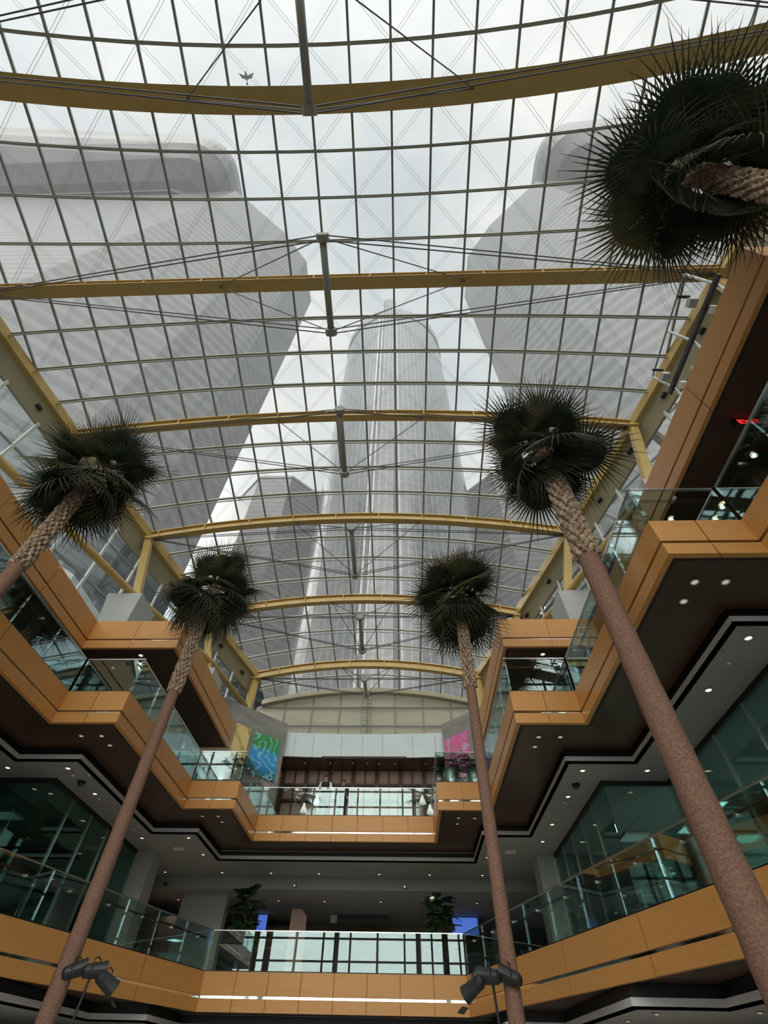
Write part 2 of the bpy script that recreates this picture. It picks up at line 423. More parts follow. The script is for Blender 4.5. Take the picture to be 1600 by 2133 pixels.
def balcony(label, path, z0, zg0, zg1, z1, joint=1.78, skip=()):
    xs = [p[0] for p in path]
    t = thing('balcony', label, 'balcony', (sum(xs)/len(xs), path[len(path)//2][1], z0), 'cherry clad balconies')
    for i in range(len(path)-1):
        L = (Vector(path[i+1])-Vector(path[i])).length
        for nm_, a, b_ in (('lower_panel', z0, zg0), ('upper_panel', zg1, z1)):
            b = MB(); n = max(1, round(L/(joint if path[i][1] == path[i+1][1] else 3.69)))
            A = path; B = offset_path(path, .14)
            for q in range(n):
                g0 = .010 if q else 0; g1 = .010 if q < n-1 else 0
                f0 = q/n + g0/L; f1 = (q+1)/n - g1/L
                def lp(P_, f): return (P_[i][0]+(P_[i+1][0]-P_[i][0])*f, P_[i][1]+(P_[i+1][1]-P_[i][1])*f)
                c = [lp(A, f0), lp(A, f1), lp(B, f1), lp(B, f0)]
                b.add([(x, y, a) for x, y in c]+[(x, y, b_) for x, y in c], [(0,3,2,1),(4,5,6,7),(0,1,5,4),(1,2,6,5),(2,3,7,6),(3,0,4,7)])
            b.build(nm_, M['wood'], t)
        b = MB(); segq(b, path, i, .20, zg0, zg1, .05); b.build('mirror_strip', M['mirror'], t)
        b = MB(); segq(b, path, i, .26, z0+.02, z1-.02, .16); b.build('backing', M['joint'], t)
    return t
balcony('second level balcony with splayed sides, lowest cherry clad band across the bottom', Z2, 1.68, 2.05, 2.13, 2.81, 1.31)
balcony('third level stepped balcony with cherry cladding zigzagging around the atrium', Z3, 7.277, 7.60, 7.68, 8.35, 1.22)
balcony('top level balcony on the left, stepped cherry band below the clerestory', Z4L, 12.42, 12.82, 12.90, 13.9, 2.1)
balcony('top level balcony on the right, stepped cherry band below the clerestory', Z4R, 12.42, 12.82, 12.90, 13.9, 2.1)

def struct(name, mb, m, label, cat='ceiling'):
    o = mb.build(name, m); tag(o, label, cat, kind='structure'); return o
# brown soffits
b = MB(); pin = list(reversed(IN)); b.poly(offset_path(Z3, .12) + pin, 7.30, 7.34); struct('ceiling', b, M['soffit'], 'dark brown soffit under the third level stepped balcony')
b = MB(); b.poly(offset_path(Z2, .12) + pin, 1.71, 1.75); struct('ceiling', b, M['soffit'], 'dark brown soffit under the second level balcony')
b = MB(); b.poly(offset_path(Z4L, .12) + [(-13.5,28.0),(-13.5,38.6),(-XO,38.6),(-XO,-13.8)], 12.45, 12.5); struct('ceiling', b, M['soffit'], 'dark brown soffit under the left top level balcony')
b = MB(); b.poly([(XO,-13.8),(XO,38.6),(13.5,38.6),(13.5,28.0)] + offset_path(Z4R, .12), 12.45, 12.5); struct('ceiling', b, M['soffit'], 'dark brown soffit under the right top level balcony')
# black reveal, light cove edge and gray ceiling under L3 and L2
for (zt, zm, zl, nm_) in ((7.34, 7.10, 6.90, 'third'), (1.75, 1.45, 1.25, 'second')):
    b = MB()
    for i in range(len(IN)-1): segq(b, IN, i, .30, zm, zt, .08)
    struct('trim', b, M['black'], 'black shadow gap above the gray ceiling under the %s level' % nm_, 'trim')
    b = MB()
    for i in range(len(IN)-1): segq(b, IN, i, .12, zl, zm)
    struct('trim', b, M['cove'], 'light gray stepped ceiling edge under the %s level' % nm_, 'trim')
    b = MB(); yb = 30.4 if zl > 5 else 38.6
    b.poly(IN + [(XO,-13.8),(XO,yb),(-XO,yb),(-XO,-13.8)], zl, zl+.05)
    struct('ceiling', b, M['grayceil'], 'gray plaster ceiling with downlights under the %s level' % nm_)
    b = MB(); b.sweep([(x, y, zt-.03) for x, y in offset_path(IN, .05)[9:11]], .03, .03); struct('trim', b, M['cove'], 'thin light line above the shadow gap under the %s level' % nm_, 'trim')
b = MB(); b.box(-XO, XO, 30.4, 30.8, 6.35, 7.0); struct('wall_beam', b, M['grayceil'], 'gray dropped beam across the second level lobby', 'beam')
b = MB(); b.box(-XO, XO, 30.8, 38.6, 6.35, 6.4); struct('ceiling', b, M['grayceil'], 'gray ceiling of the second level lobby behind the beam')
# floors
b = MB(); b.poly(offset_path(Z2, .2) + [(XO,-13.8),(XO,38.6),(-XO,38.6),(-XO,-13.8)], 2.68, 2.74); struct('floor', b, M['carpet'], 'second level gallery floor', 'floor')
b = MB(); b.poly(offset_path(Z3, .2) + [(XO,-13.8),(XO,38.6),(-XO,38.6),(-XO,-13.8)], 8.22, 8.28); struct('floor', b, M['carpet'], 'third level gallery floor', 'floor')
b = MB(); b.poly(offset_path(Z4L, .2) + [(-13.5,28.2),(-13.5,38.6),(-26,38.6),(-26,-13.8)], 13.28, 13.34); struct('floor', b, M['carpet'], 'left top level deck', 'floor')
b = MB(); b.poly([(26,-13.8),(26,38.6),(13.5,38.6),(13.5,28.2)] + offset_path(Z4R, .2), 13.28, 13.34); struct('floor', b, M['carpet'], 'right top level deck', 'floor')
b = MB(); b.box(-26, 26, -16, 40, GZ-.2, GZ); struct('floor', b, M['floor'], 'stone ground floor of the atrium', 'floor')
# outer walls
for s, side in ((-1,'left'),(1,'right')):
    b = MB(); b.box(min(s*XO, s*(XO+.3)), max(s*XO, s*(XO+.3)), -14, 38.6, GZ, 13.3); struct('wall_'+side, b, M['darkwall'], 'dark outer wall on the %s side' % side, 'wall')
    b = MB(); b.box(min(s*XO, s*17.6), max(s*XO, s*17.6), -14.2, -13.9, GZ, 13.3); struct('wall_front_'+side, b, M['darkwall'], 'dark end wall of the %s galleries on the river side' % side, 'wall')
b = MB(); b.box(-XO, XO, 38.6, 38.9, GZ, 8.3); b.box(-XO, -6.5, 38.6, 38.9, 8.3, 18); b.box(6.5, XO, 38.6, 38.9, 8.3, 18)
struct('wall_back', b, M['backwall'], 'taupe back wall of the lobby', 'wall')

# storefronts
SL = [(-16.6,-13.8),(-16.6,3.2),(-14.3,3.2),(-14.3,10.6),(-12.05,10.6),(-12.05,18.0),(-9.77,18.0),(-9.77,26.2)]
for s, side in ((-1,'left'),(1,'right')):
    path = SL if s < 0 else [(-x, y) for x, y in reversed(SL)]
    t = thing('storefront', 'stepped frameless glass shopfront on the %s second level gallery' % side, 'shop window', (s*12, 14, 2.74))
    idx = range(len(path)-1)
    for i in idx:
        b = MB(); segq(b, path, i, .03, 2.74, 6.78); b.build('pane', M['storeglass'], t)
        b = MB(); segq(b, path, i, .10, 6.76, 6.90, -.02); b.build('head_frame', M['black'], t)
        a, c = Vector(path[i]), Vector(path[i+1]); n = max(1, round((c-a).length/1.8))
        b = MB()
        for q in range(1, n):
            p = a+(c-a)*q/n; b.bar((p.x, p.y, 2.74), (p.x, p.y, 6.76), .025, .05)
        b.build('joint_strip', M['rail' if s < 0 else 'mullion'], t)
    for i in range(len(SL)-1):
        if SL[i][0] != SL[i+1][0]: continue
    # shop interior
    back = M['darkwall']
    if s > 0:
        m = noisy('teal_shop_wall', (.42,.50,.48), (.50,.58,.56), (.4,.4,.4), .7); back = m
    b = MB(); X0 = s*16.2; b.box(min(X0,X0+s*.15), max(X0,X0+s*.15), 3.5, 26.2, 2.74, 6.3)
    struct('wall_shop_'+side, b, back, 'inner wall of the %s shop' % side, 'wall')
    b = MB(); b.box(min(s*9.9,s*XO), max(s*9.9,s*XO), 26.22, 26.3, 2.74, 6.88)
    struct('wall_shop_end_'+side, b, M['darkwall'], 'end wall of the %s shop' % side, 'wall')
    b = MB(); b.box(s*9.5-.52, s*9.5+.52, 26.3, 27.35, 2.74, 6.9); struct('column_%s' % side, b, M['column'], 'square gray column at the end of the %s shopfront' % side, 'column')
    # L3 wall
    p3 = [(-14.4,-13.8),(-14.4,20.4),(-9.85,20.4),(-9.85,31.3)]
    path = p3 if s < 0 else [(-x, y) for x, y in reversed(p3)]
    t = thing('storefront', 'dark reflective glass shopfront on the %s third level gallery' % side, 'shop window', (s*14, 14, 8.28))
    for i in range(3):
        b = MB(); segq(b, path, i, .03, 8.28, 12.45); b.build('pane', M['storeglass'], t)
        b = MB(); segq(b, path, i, .30, 8.28, 12.45, .26); b.build('backing', M['darkwall'], t)
        a, c = Vector(path[i]), Vector(path[i+1]); n = max(1, round((c-a).length/2.2)); b = MB()
        for q in range(1, n):
            p = a+(c-a)*q/n; b.bar((p.x, p.y, 8.28), (p.x, p.y, 12.45), .04, .06)
        b.build('joint_strip', M['mullion'], t)

# ------------------------------------------------------------------ railings
def railing(label, a, b_, z0, h, hand=True, step=1.84, group='glass railings'):
    a = Vector(a); c = Vector(b_); d = (c-a); L = d.length; d.normalize(); nrm = Vector((-d.y, d.x))
    t = thing('glass_railing', label, 'railing', ((a.x+c.x)/2, (a.y+c.y)/2, z0), group)
    o = nrm*.06; n = max(1, round(L/step))
    for q in range(n):
        p = a + o + d*(L*q/n+.008); e = a + o + d*(L*(q+1)/n-.008)
        m = MB(); m.bar((p.x, p.y, z0+h/2), (e.x, e.y, z0+h/2), .024, h); m.build('glass_pane', M['railglass'], t)
    m = MB(); p = a+o; e = c+o; m.bar((p.x, p.y, z0+h+.012), (e.x, e.y, z0+h+.012), .035, .03); m.build('top_rail', M['rail'], t)
    m = MB(); m.bar((p.x, p.y, z0+.01), (e.x, e.y, z0+.01), .07, .05); m.build('base_shoe', M['black'], t)
    if hand:
        p = a+nrm*.22+d*.1; e = c+nrm*.22-d*.1
        m = MB(); m.tube([(p.x, p.y, z0+h*.80), (e.x, e.y, z0+h*.80)], .034, 10); hr = m.build('handrail', M['redwood'], t, True)
        for q in range(n):
            f = a+d*(L*(q+.5)/n); m = MB()
            m.tube([(f.x+nrm.x*.05, f.y+nrm.y*.05, z0+h*.73), (f.x+nrm.x*.2, f.y+nrm.y*.2, z0+h*.73), (f.x+nrm.x*.22, f.y+nrm.y*.22, z0+h*.78)], .016, 6)
            m.tube([(f.x+nrm.x*.03, f.y+nrm.y*.03, z0+h*.73), (f.x+nrm.x*.1, f.y+nrm.y*.1, z0+h*.73)], .035, 8); m.build('bracket', M['rail'], hr)
for i in range(len(Z3)-1):
    a, c = Z3[i], Z3[i+1]; mid = ((a[0]+c[0])/2, (a[1]+c[1])/2)
    side = 'left' if mid[0] < -.1 else ('right' if mid[0] > .1 else 'centre')
    st = ['at the rear', 'second from the rear', 'third from the rear', 'fourth from the rear', 'fifth from the rear']
    if side == 'centre': lab = 'clear glass railing across the rear centre of the third level, two people behind it'
    else:
        run = a[0] == c[0]
        order = sorted({abs(x[0]) for x in Z3}); q = order.index(abs(max(a[0], c[0], key=abs))) if run else order.index(min(abs(a[0]), abs(c[0])))
        lab = 'third level glass railing, %s, %s %s' % (side, 'lengthwise run' if run else 'short crosswise step', st[q])
    railing(lab, a, c, 8.35, 1.26, side != 'centre')
railing('long glass railing with red handrail along the left splayed side of the second level', Z2[0], Z2[1], 2.81, 1.25)
railing('reflective glass railing across the rear of the second level, mirroring the river window', Z2[1], Z2[2], 2.81, 1.25, False, 1.75)
railing('long glass railing with red handrail along the right splayed side of the second level', Z2[2], Z2[3], 2.81, 1.25)

# ------------------------------------------------------------------ rear end of the atrium
t = thing('end_window', 'cream shaded end wall window with thin mullions under the last arch', 'window', (0, 38.5, 17.2), kind='structure')
b = MB(); n = 20
for i in range(n+1):
    x = -9.6+19.2*i/n; b.v += [(x, 38.5, 17.0), (x, 38.5, rz(x, YA)-1.1)]
for i in range(n): b.f.append((2*i, 2*i+2, 2*i+3, 2*i+1)); b.m.append(0)
b.build('shade', M['cream'], t)
for k in range(-4, 5):
    x = -.05+2.36*k; b = MB(); b.box(x-.045, x+.045, 38.35, 38.45, 17.0, rz(x, YA)-1.1); b.build('mullion', M['strut'], t)
for z in (18.85, 20.45, 22.0):
    b = MB(); w_ = 9.4 if z < 21 else 5.0; b.box(-w_, w_, 38.3, 38.42, z-.045, z+.045); b.build('transom', M['mullion'], t)
b = MB(); b.sweep([(x, 38.1, z) for x, y, z in arcpts(YA, -1.0, 24)], .5, .36); o = b.build('end_beam', M['olive']); tag(o, 'dull olive arched beam on top of the cream end wall', 'beam')
t = thing('ladder', 'dark rung ladder fixed on the cream end wall below the rear cable truss', 'ladder', (-.1, 38.15, 18))
for x in (-.5, .3):
    b = MB(); b.tube([(x, 38.15, 17.2), (x, 38.15, 21.3)], .03, 6); b.build('rail', M['mullion'], t)
for i in range(13):
    b = MB(); b.tube([(-.5, 38.15, 17.4+.3*i), (.3, 38.15, 17.4+.3*i)], .02, 6); b.build('rung', M['mullion'], t)
t = thing('panel_band', 'pale blue gray panel band with vertical joints above the dark rear ceiling', 'wall panel', (0, 36, 15.4))
px = [-6.2, -5.3, -3.9, -1.75, -.15, 1.35, 3.65, 5.35, 6.1]
for i in range(8):
    b = MB(); y0 = 36+.28*(1-(px[i]/6.2)**2); y1 = 36+.28*(1-(px[i+1]/6.2)**2)
    b.bar((px[i]+.012, y0+.06, 16.3), (px[i+1]-.012, y1+.06, 16.3), .12, 1.76); b.build('panel', M['bluepanel'], t)
b = MB(); b.box(-6.6, 6.6, 36.2, 38.6, 15.42, 15.5); struct('ceiling', b, M['soffit'], 'dark soffit with downlights under the pale blue panel band')
b = MB(); b.box(-6.6, 6.6, 36.3, 38.6, 17.1, 17.2); struct('trim', b, M['bluepanel'], 'ledge on top of the pale blue panel band', 'trim')
t = thing('rear_window', 'dark framed window grid with pinkish panes at the rear of the third level', 'window', (0, 38.6, 8.28), kind='structure')
b = MB(); b.box(-6.6, 6.6, 38.62, 38.66, 8.28, 15.45); b.build('pane', M['pink'], t)
for k in range(8):
    x = -6.3+1.8*k; b = MB(); b.box(x-.14, x+.14, 38.3, 38.6, 8.28, 15.42); b.build('mullion', M['soffit'], t)
    if k < 7: b = MB(); b.box(x+.86, x+.94, 38.45, 38.6, 8.28, 15.42); b.build('mullion', M['soffit'], t)
for z in (14.35, 13.3, 11.2, 9.6):
    b = MB(); b.box(-6.4, 6.4, 38.35, 38.58, z-.08, z+.08); b.build('transom', M['soffit'], t)
# 45 degree concrete walls with paintings
W = {}
for s, side in ((-1,'left'),(1,'right')):
    b = MB(); a = Vector((s*5.9, 35.5)); e = Vector((s*13.4, 28.0)); n = Vector((s, 1)).normalized()*.35
    v = [(a.x,a.y,8.28),(e.x,e.y,8.28),(e.x+n.x,e.y+n.y,8.28),(a.x+n.x,a.y+n.y,8.28)]; v += [(x,y,17.57) for x,y,z in v]
    b.add(v, [(0,3,2,1),(4,5,6,7),(0,1,5,4),(1,2,6,5),(2,3,7,6),(3,0,4,7)])
    struct('wall_rear_'+side, b, M['concrete'], 'angled bare concrete wall on the rear %s' % side, 'wall')
def paint_mat(name, stops, sc_=(1.2,1.2,1.2), dist=2.5, seed=0.0):
    m = mat(name, (.5,.5,.5), .5); t = NT(m)
    w = t.node('ShaderNodeTexWave', Scale=.4, Distortion=16.0, Detail=4.0); w.wave_type = 'RINGS'; w.inputs['Detail Scale'].default_value = 1.1; w.inputs['Phase Offset'].default_value = seed
    t.l.new(t.pos(*sc_), w.inputs['Vector'])
    t.l.new(t.ramp(w.outputs['Fac'], stops), t.b.inputs['Base Color']); return m
def waves_mat():
    m = mat('blue_green_paint', (.1,.4,.6), .5); t = NT(m)
    g_ = t.n.new('ShaderNodeNewGeometry'); sp = t.n.new('ShaderNodeSeparateXYZ'); t.l.new(g_.outputs['Position'], sp.inputs[0])
    nz = t.node('ShaderNodeTexNoise', Scale=1.6, Detail=4.0); t.l.new(g_.outputs['Position'], nz.inputs['Vector'])
    h = t.math('ADD', t.math('MULTIPLY', t.math('SUBTRACT', sp.outputs[2], 13.2), .33), t.math('MULTIPLY', t.math('SUBTRACT', nz.outputs['Fac'], .5), .35))
    base = t.ramp(h, [(.0,(.02,.16,.10)),(.22,(.02,.22,.45)),(.35,(.03,.32,.66)),(.55,(.05,.38,.70)),(.66,(.04,.30,.09)),(.9,(.06,.34,.08))])
    w = t.node('ShaderNodeTexWave', Scale=.5, Distortion=22.0, Detail=5.0); w.wave_type = 'RINGS'; t.l.new(t.pos(.9,.9,1.3), w.inputs['Vector'])
    lines = t.math('GREATER_THAN', w.outputs['Fac'], .86)
    t.l.new(t.mix(t.math('MULTIPLY', lines, .7), base, (.35,.62,.75)), t.b.inputs['Base Color']); return m
def painting(s, u0, u1, z0, z1, m, label):
    # u is measured along x on the 45 degree wall
    def pt(x, off): return (s*x - s*off*.7071, 41.4-x-off*.7071)
    t = thing('painting', label, 'painting', (*pt((u0+u1)/2, .05), z0))
    A, B_, C_, D_ = pt(u0, .09), pt(u1, .09), pt(u1, .015), pt(u0, .015)
    b = MB(); v = [(*A,z0),(*B_,z0),(*C_,z0),(*D_,z0),(*A,z1),(*B_,z1),(*C_,z1),(*D_,z1)]
    b.add(v, [(0,3,2,1),(4,5,6,7),(0,1,5,4),(1,2,6,5),(2,3,7,6),(3,0,4,7)]); b.build('canvas', m, t)
painting(-1, 8.05, 8.88, 13.7, 16.15, paint_mat('yellow_paint', [(.3,(.75,.60,.24)),(.75,(.70,.52,.18)),(.85,(.36,.15,.05)),(.97,(.66,.48,.18))], (1.1,1.1,1.1)), 'small yellow painting with brown swirls on the left concrete wall')
painting(-1, 6.2, 7.78, 13.3, 16.1, waves_mat(), 'large blue and green abstract painting on the left concrete wall')
painting(1, 6.0, 7.62, 13.4, 16.3, paint_mat('pink_paint', [(.2,(.70,.16,.34)),(.5,(.62,.24,.52)),(.75,(.72,.10,.14)),(.95,(.60,.40,.58))], (.8,.8,.8)), 'pink and red abstract painting on the right concrete wall')
painting(1, 7.84, 8.7, 13.4, 16.35, paint_mat('purple_paint', [(.3,(.16,.14,.34)),(.7,(.25,.28,.45))], (.9,.9,.9)), 'narrow purple painting half hidden behind the right palm trunk')

# ------------------------------------------------------------------ second level lobby
b = MB(); b.box(-9.0, -6.6, 31.6, 32.2, 2.74, 6.35); struct('wall_lobby_left', b, M['column'], 'gray freestanding wall block left in the second level lobby', 'wall')
t = thing('pink_partition', 'pale pinkish partition panel behind the left second level railing', 'partition', (-10.3, 33, 2.74))
b = MB(); b.box(-11.6, -9.05, 32.9, 33.1, 2.74, 5.65); b.build('panel', M['pink'], t)
b = MB(); b.box(-10.36, -10.34, 32.88, 32.9, 2.74, 5.65); b.build('joint', M['joint'], t)
t = thing('wall_screen', 'small pale display on the left gray column edge', 'screen', (-10.4, 28.2, 4.2))
b = MB(); b.box(-10.6, -10.2, 28.1, 28.2, 3.9, 4.9); b.build('panel', M['white'], t)
b = MB(); b.box(-10.55, -10.25, 28.06, 28.1, 4.0, 4.8); b.build('display', M['bluepanel'], t)
t = thing('hanging_sign', 'long black sign panel hanging from the lobby ceiling at centre', 'sign', (.25, 36, 6))
b = MB(); b.box(-1.1, 2.0, 35.95, 36.05, 5.98, 6.33); b.build('panel', M['blackmetal'], t)
b = MB(); b.box(-1.5, -1.12, 35.95, 36.05, 5.98, 6.33); b.build('end_panel', M['cove'], t)
for (x0, x1, lab) in ((5.6, 7.1, 'wide glowing blue screen at the right of the lobby'), (-5.78, -5.25, 'narrow glowing blue screen behind the left lobby plant')):
    t = thing('screen', lab, 'screen', ((x0+x1)/2, 36, 5.7))
    b = MB(); b.box(x0, x1, 35.95, 36.0, 5.55, 6.3); b.build('display', M['screen'], t)
    b = MB(); b.box(x0-.05, x1+.05, 36.0, 36.08, 5.5, 6.34); b.build('frame', M['blackmetal'], t)
t = thing('wood_counter', 'warm brown wooden counter unit at the left of the lobby', 'counter', (-5.5, 37, 2.74))
b = MB(); b.box(-8.2, -3.4, 36.9, 37.3, 2.74, 5.9); b.build('body', M['backwall'], t)
for z in (4.9, 5.25, 5.6):
    b = MB(); b.box(-8.0, -3.6, 36.82, 36.9, z, z+.1); b.build('slat', M['wood'], t)
t = thing('kiosk_panel', 'upright pale pink kiosk panel with a cut corner beside the left lobby plant', 'kiosk', (-2.9, 33, 2.74))
b = MB(); pts = [(-3.3,2.74),(-2.45,2.74),(-2.45,5.75),(-2.75,6.05),(-3.3,6.05)]
b.v = [(x, 33, z) for x, z in pts]+[(x, 33.2, z) for x, z in pts]; b.f = [(0,1,2,3,4),(9,8,7,6,5)]+[(i,5+i,5+(i+1)%5,(i+1)%5) for i in range(5)]; b.m = [0]*7
b.build('panel', M['pink'], t)

# ------------------------------------------------------------------ plants
def leaf_blade(b, p, d, L, w, droop=.3, n=5):
    p = Vector(p); d = Vector(d).normalized(); up = Vector((0,0,1)); r = d.cross(up)
    if r.length < .1: r = Vector((1,0,0))
    r.normalize(); base = len(b.v)
    for i in range(n+1):
        t_ = i/n; c = p + d*L*t_ - up*droop*L*t_*t_; ww = w*math.sin(PI*min(.98, .06+t_*.94))**.8
        nn = up*.06*w
        b.v += [tuple(c-r*ww-nn*-1), tuple(c), tuple(c+r*ww+nn)]
    for i in range(n):
        a = base+3*i; b.f += [(a,a+1,a+4,a+3),(a+1,a+2,a+5,a+4)]; b.m += [b.cur]*2
def leafy(x, y, z, h, label, seed):
    rnd = random.Random(seed)
    t = thing('potted_plant', label, 'plant', (x, y, z))
    b = MB(); b.lathe([(.28,0),(.36,.1),(.4,.7),(.36,.72),(.34,.66)], 16, (x,y,z)); b.build('pot', M['blackmetal'], t, True)
    b = MB(); b.tube([(x,y,z+.6),(x+.05,y,z+h*.5),(x-.02,y+.05,z+h*.95)], [.045,.035,.015], 7)
    for k in range(6):
        a = k*1.1; b.tube([(x,y,z+h*(.35+.08*k)),(x+.4*math.cos(a),y+.4*math.sin(a),z+h*(.5+.08*k))], [.02,.01], 5)
    sm = b.build('stem', M['stem'], t)
    for k in range(95):
        a = rnd.uniform(0, 2*PI); f = rnd.uniform(.32, 1); rr = rnd.uniform(.05,.5)
        q = (x+rr*math.cos(a), y+rr*math.sin(a), z+h*f); d = (math.cos(a), math.sin(a), rnd.uniform(-.2,.9))
        b = MB(); leaf_blade(b, q, d, rnd.uniform(.5,.75), rnd.uniform(.2,.29), .35); b.build('leaf', M['leaf'], sm)
leafy(-4.75, 29, 2.74, 3.2, 'dark bushy fig plant behind the left half of the rear second level railing', 3)
leafy(4.45, 29, 2.74, 3.1, 'dark bushy fig plant behind the right half of the rear second level railing', 5)
def palmplant(x, y, z, h, label, seed, tall=.8):
    rnd = random.Random(seed); t = thing('potted_palm', label, 'plant', (x, y, z))
    b = MB(); b.lathe([(.30,0),(.34,.08),(.36,tall),(.32,tall+.01),(.31,tall-.07)], 20, (x,y,z)); b.build('pot', M['pot'], t, True)
    for k in range(15):
        a = k*2.4+rnd.uniform(-.2,.2); e = rnd.uniform(.45,1.3); L = h*rnd.uniform(.55,.8)
        b = MB(); dr = Vector((math.cos(a)*math.cos(e), math.sin(a)*math.cos(e), math.sin(e))); pts = []
        for i in range(9):
            f = i/8; pts.append(Vector((x,y,z+tall-.05)) + dr*L*f - Vector((0,0,1))*L*.45*f*f)
        b.tube(pts, [.014*(1-.7*i/8) for i in range(9)], 4)
        for i in range(2, 9):
            dd = (pts[i]-pts[i-1]).normalized(); sd = dd.cross(Vector((0,0,1))).normalized()
            for s_ in (-1,1):
                for o_ in (0, .5):
                    p_ = pts[i-1].lerp(pts[i], o_)
                    leaf_blade(b, p_, dd*.6+sd*s_-Vector((0,0,.25)), .34*(1.15-i/10), .022, .3, 3)
        b.build('frond', M['leaf'], t)
palmplant(-5.35, 22.55, 8.28, 1.9, 'small palm in a silver pot on the left rear step of the third level', 1)
palmplant(6.05, 22.6, 8.28, 2.3, 'palm in a tall silver pot beside the right trunk on the third level', 2)
palmplant(5.0, 22.6, 8.28, 1.7, 'palm in a silver pot at the inner corner of the right third level step', 4, .85)

# ------------------------------------------------------------------ fan palms
def frond_mesh(name, seed, mats, droop):
    rnd = random.Random(seed); b = MB(); pet = .82; n = 34; span = math.radians(118)
    b.cur = 1; b.tube([(0,0,0),(pet*.5,0,.03),(pet,0,0),(pet+.25,0,-.02)], [.028,.02,.015,.006], 5); b.cur = 0
    rj = .46; base = len(b.v)
    def P(a, r, zoff):
        x = pet + r*math.cos(a); y = r*math.sin(a); f = max(0, (r-.15))
        return Vector((x, y, zoff - droop*f*f*(1+.35*abs(a)) + .10*math.cos(a*1.3)*r))
    rings = [.03,.2,.38,rj]
    for i in range(2*n+1):
        a = -span + 2*span*i/(2*n); pz = .5 if i % 2 else -.5
        for r in rings: b.v.append(tuple(P(a, r*(1-.12*abs(a)/span), pz*r*.07)))
    nr = len(rings)
    for i in range(2*n):
        for j in range(nr-1):
            q = base+i*nr+j; b.f.append((q, q+nr, q+nr+1, q+1)); b.m.append(0)
    for k in range(n):
        a = -span + 2*span*(2*k+1)/(2*n); L = (1.18-.2*abs(a)/span)*rnd.uniform(.86,1.1); hw = span/n*.92
        j = rnd.uniform(-.05,.05); hang = droop*rnd.uniform(.5,1.5)
        bb = len(b.v); rr = rj*(1-.12*abs(a)/span)
        for f, ww in ((0,1),(.28,.62),(.62,.32),(1,.03)):
            r = rr+(L-rr)*f; wv = hw*rr*ww; aa = a+j*f
            c = P(aa, r, 0) - Vector((0,0,1))*hang*.35*f*f; tn_ = Vector((-math.sin(aa), math.cos(aa), 0))
            b.v += [tuple(c-tn_*wv), tuple(c+Vector((0,0,.035*rr*(1-f)))), tuple(c+tn_*wv)]
        for i in range(3):
            q = bb+3*i; b.f += [(q,q+1,q+4,q+3),(q+1,q+2,q+5,q+4)]; b.m += [0 if i == 0 else 2]*2
    return b.mesh(name, mats)
FM = {}
for c in ('frond','frond2','frond3'):
    FM[c] = [frond_mesh('frond_mesh', 10+i, [M[c], M['petiole'], M['fringe'] if c == 'frond' else M[c]], dr) for i, dr in enumerate((.03,.08,.16,.30))]
def palm(x, y, zc_, crown, r0, zb, label, seed, nfr=44, skirt=4):
    rnd = random.Random(seed)
    t = thing('fan_palm', label, 'palm tree', (x, y, GZ), 'tall fan palms')
    zt = zc_-.15
    b = MB(); zs = [GZ+(zb+.4-GZ)*i/40 for i in range(41)]
    b.tube([(x, y, z) for z in zs], [r0*(1.12-.16*i/40)*(1+.025*math.sin(i*1.9)) for i in range(41)], 20); b.build('trunk', M['bark'], t, True)
    b = MB(); b.tube([(x,y,zb),(x,y,zb+.25),(x,y,(zb+zt)/2),(x,y,zt),(x,y,zt+.35)], [r0*.9,r0*.98,r0*.82,r0*.75,r0*.4], 16); b.build('upper_trunk', M['bootdark'], t, True)
    b = MB(); row = 0; z = zb+.1
    while z < zt+.1:
        for k in range(9):
            a = 2*PI*(k+.5*(row % 2))/9 + rnd.uniform(-.06,.06) + row*.12; rr = r0*(.9-.1*(z-zb)/(zt-zb)); sz = rnd.uniform(.85,1.15)
            c, s_ = math.cos(a), math.sin(a); tx, ty = -s_, c; w = rr*.40*sz; hh = .165*sz*(r0/.2)**.5
            out = rr*rnd.uniform(.28,.6)
            v = []
            for (u, o, zz) in ((-1.0,-.04,-.35),(1.0,-.04,-.35),(.62,out,.75),(-.62,out,.75),(-.7,.0,.95),(.7,.0,.95),(0,.06+out*.45,-.1)):
                v.append((x+c*(rr+o)+tx*w*u, y+s_*(rr+o)+ty*w*u, z+hh*zz))
            b.add(v, [(0,1,6),(1,2,6),(2,3,6),(3,0,6),(3,2,5,4),(0,3,4),(1,5,2)])
        z += .145*(r0/.2)**.5; row += 1
    b.build('leaf_base_scales', M['boot'], t)['kind'] = 'stuff'
    for k in range(nfr+skirt):
        f = min(1, k/(nfr-1)); el = math.radians(80-140*f**.9)+rnd.uniform(-.3,.3); az = k*2.39996+rnd.uniform(-.25,.25)
        if k >= nfr: el = math.radians(-rnd.uniform(40, 78))
        c = 'frond'
        if rnd.random() < .24: c = 'frond2'
        if f < .22 and rnd.random() < .3: c = 'frond3'
        me = FM[c][min(3, int(f*3.2+rnd.random()*.9))]
        o = bpy.data.objects.new('frond', me); COL.objects.link(o); o.parent = t
        s_ = crown/1.66*rnd.uniform(.66,1.18)*(1.08 if k >= nfr else 1)
        o.location = (rnd.uniform(-.05,.05), rnd.uniform(-.05,.05), zt+.1+.25*(1-f)-GZ)
        o.rotation_mode = 'XYZ'
        o.rotation_euler = (rnd.uniform(-.75,.75), -el, az); o.scale = (s_, s_, s_)
        if c == 'frond3': o['label'] = 'dry brown frond'
    return t
palm(5.22, 15.2, 13.05, 1.95, .175, 8.75, 'slender fan palm right of centre, in front of the right end of the rear balconies', 21, 50, 16)
palm(-5.22, 15.2, 13.4, 1.98, .195, 8.6, 'slender fan palm left of centre, crossing the left stepped balconies', 22, 50, 12)
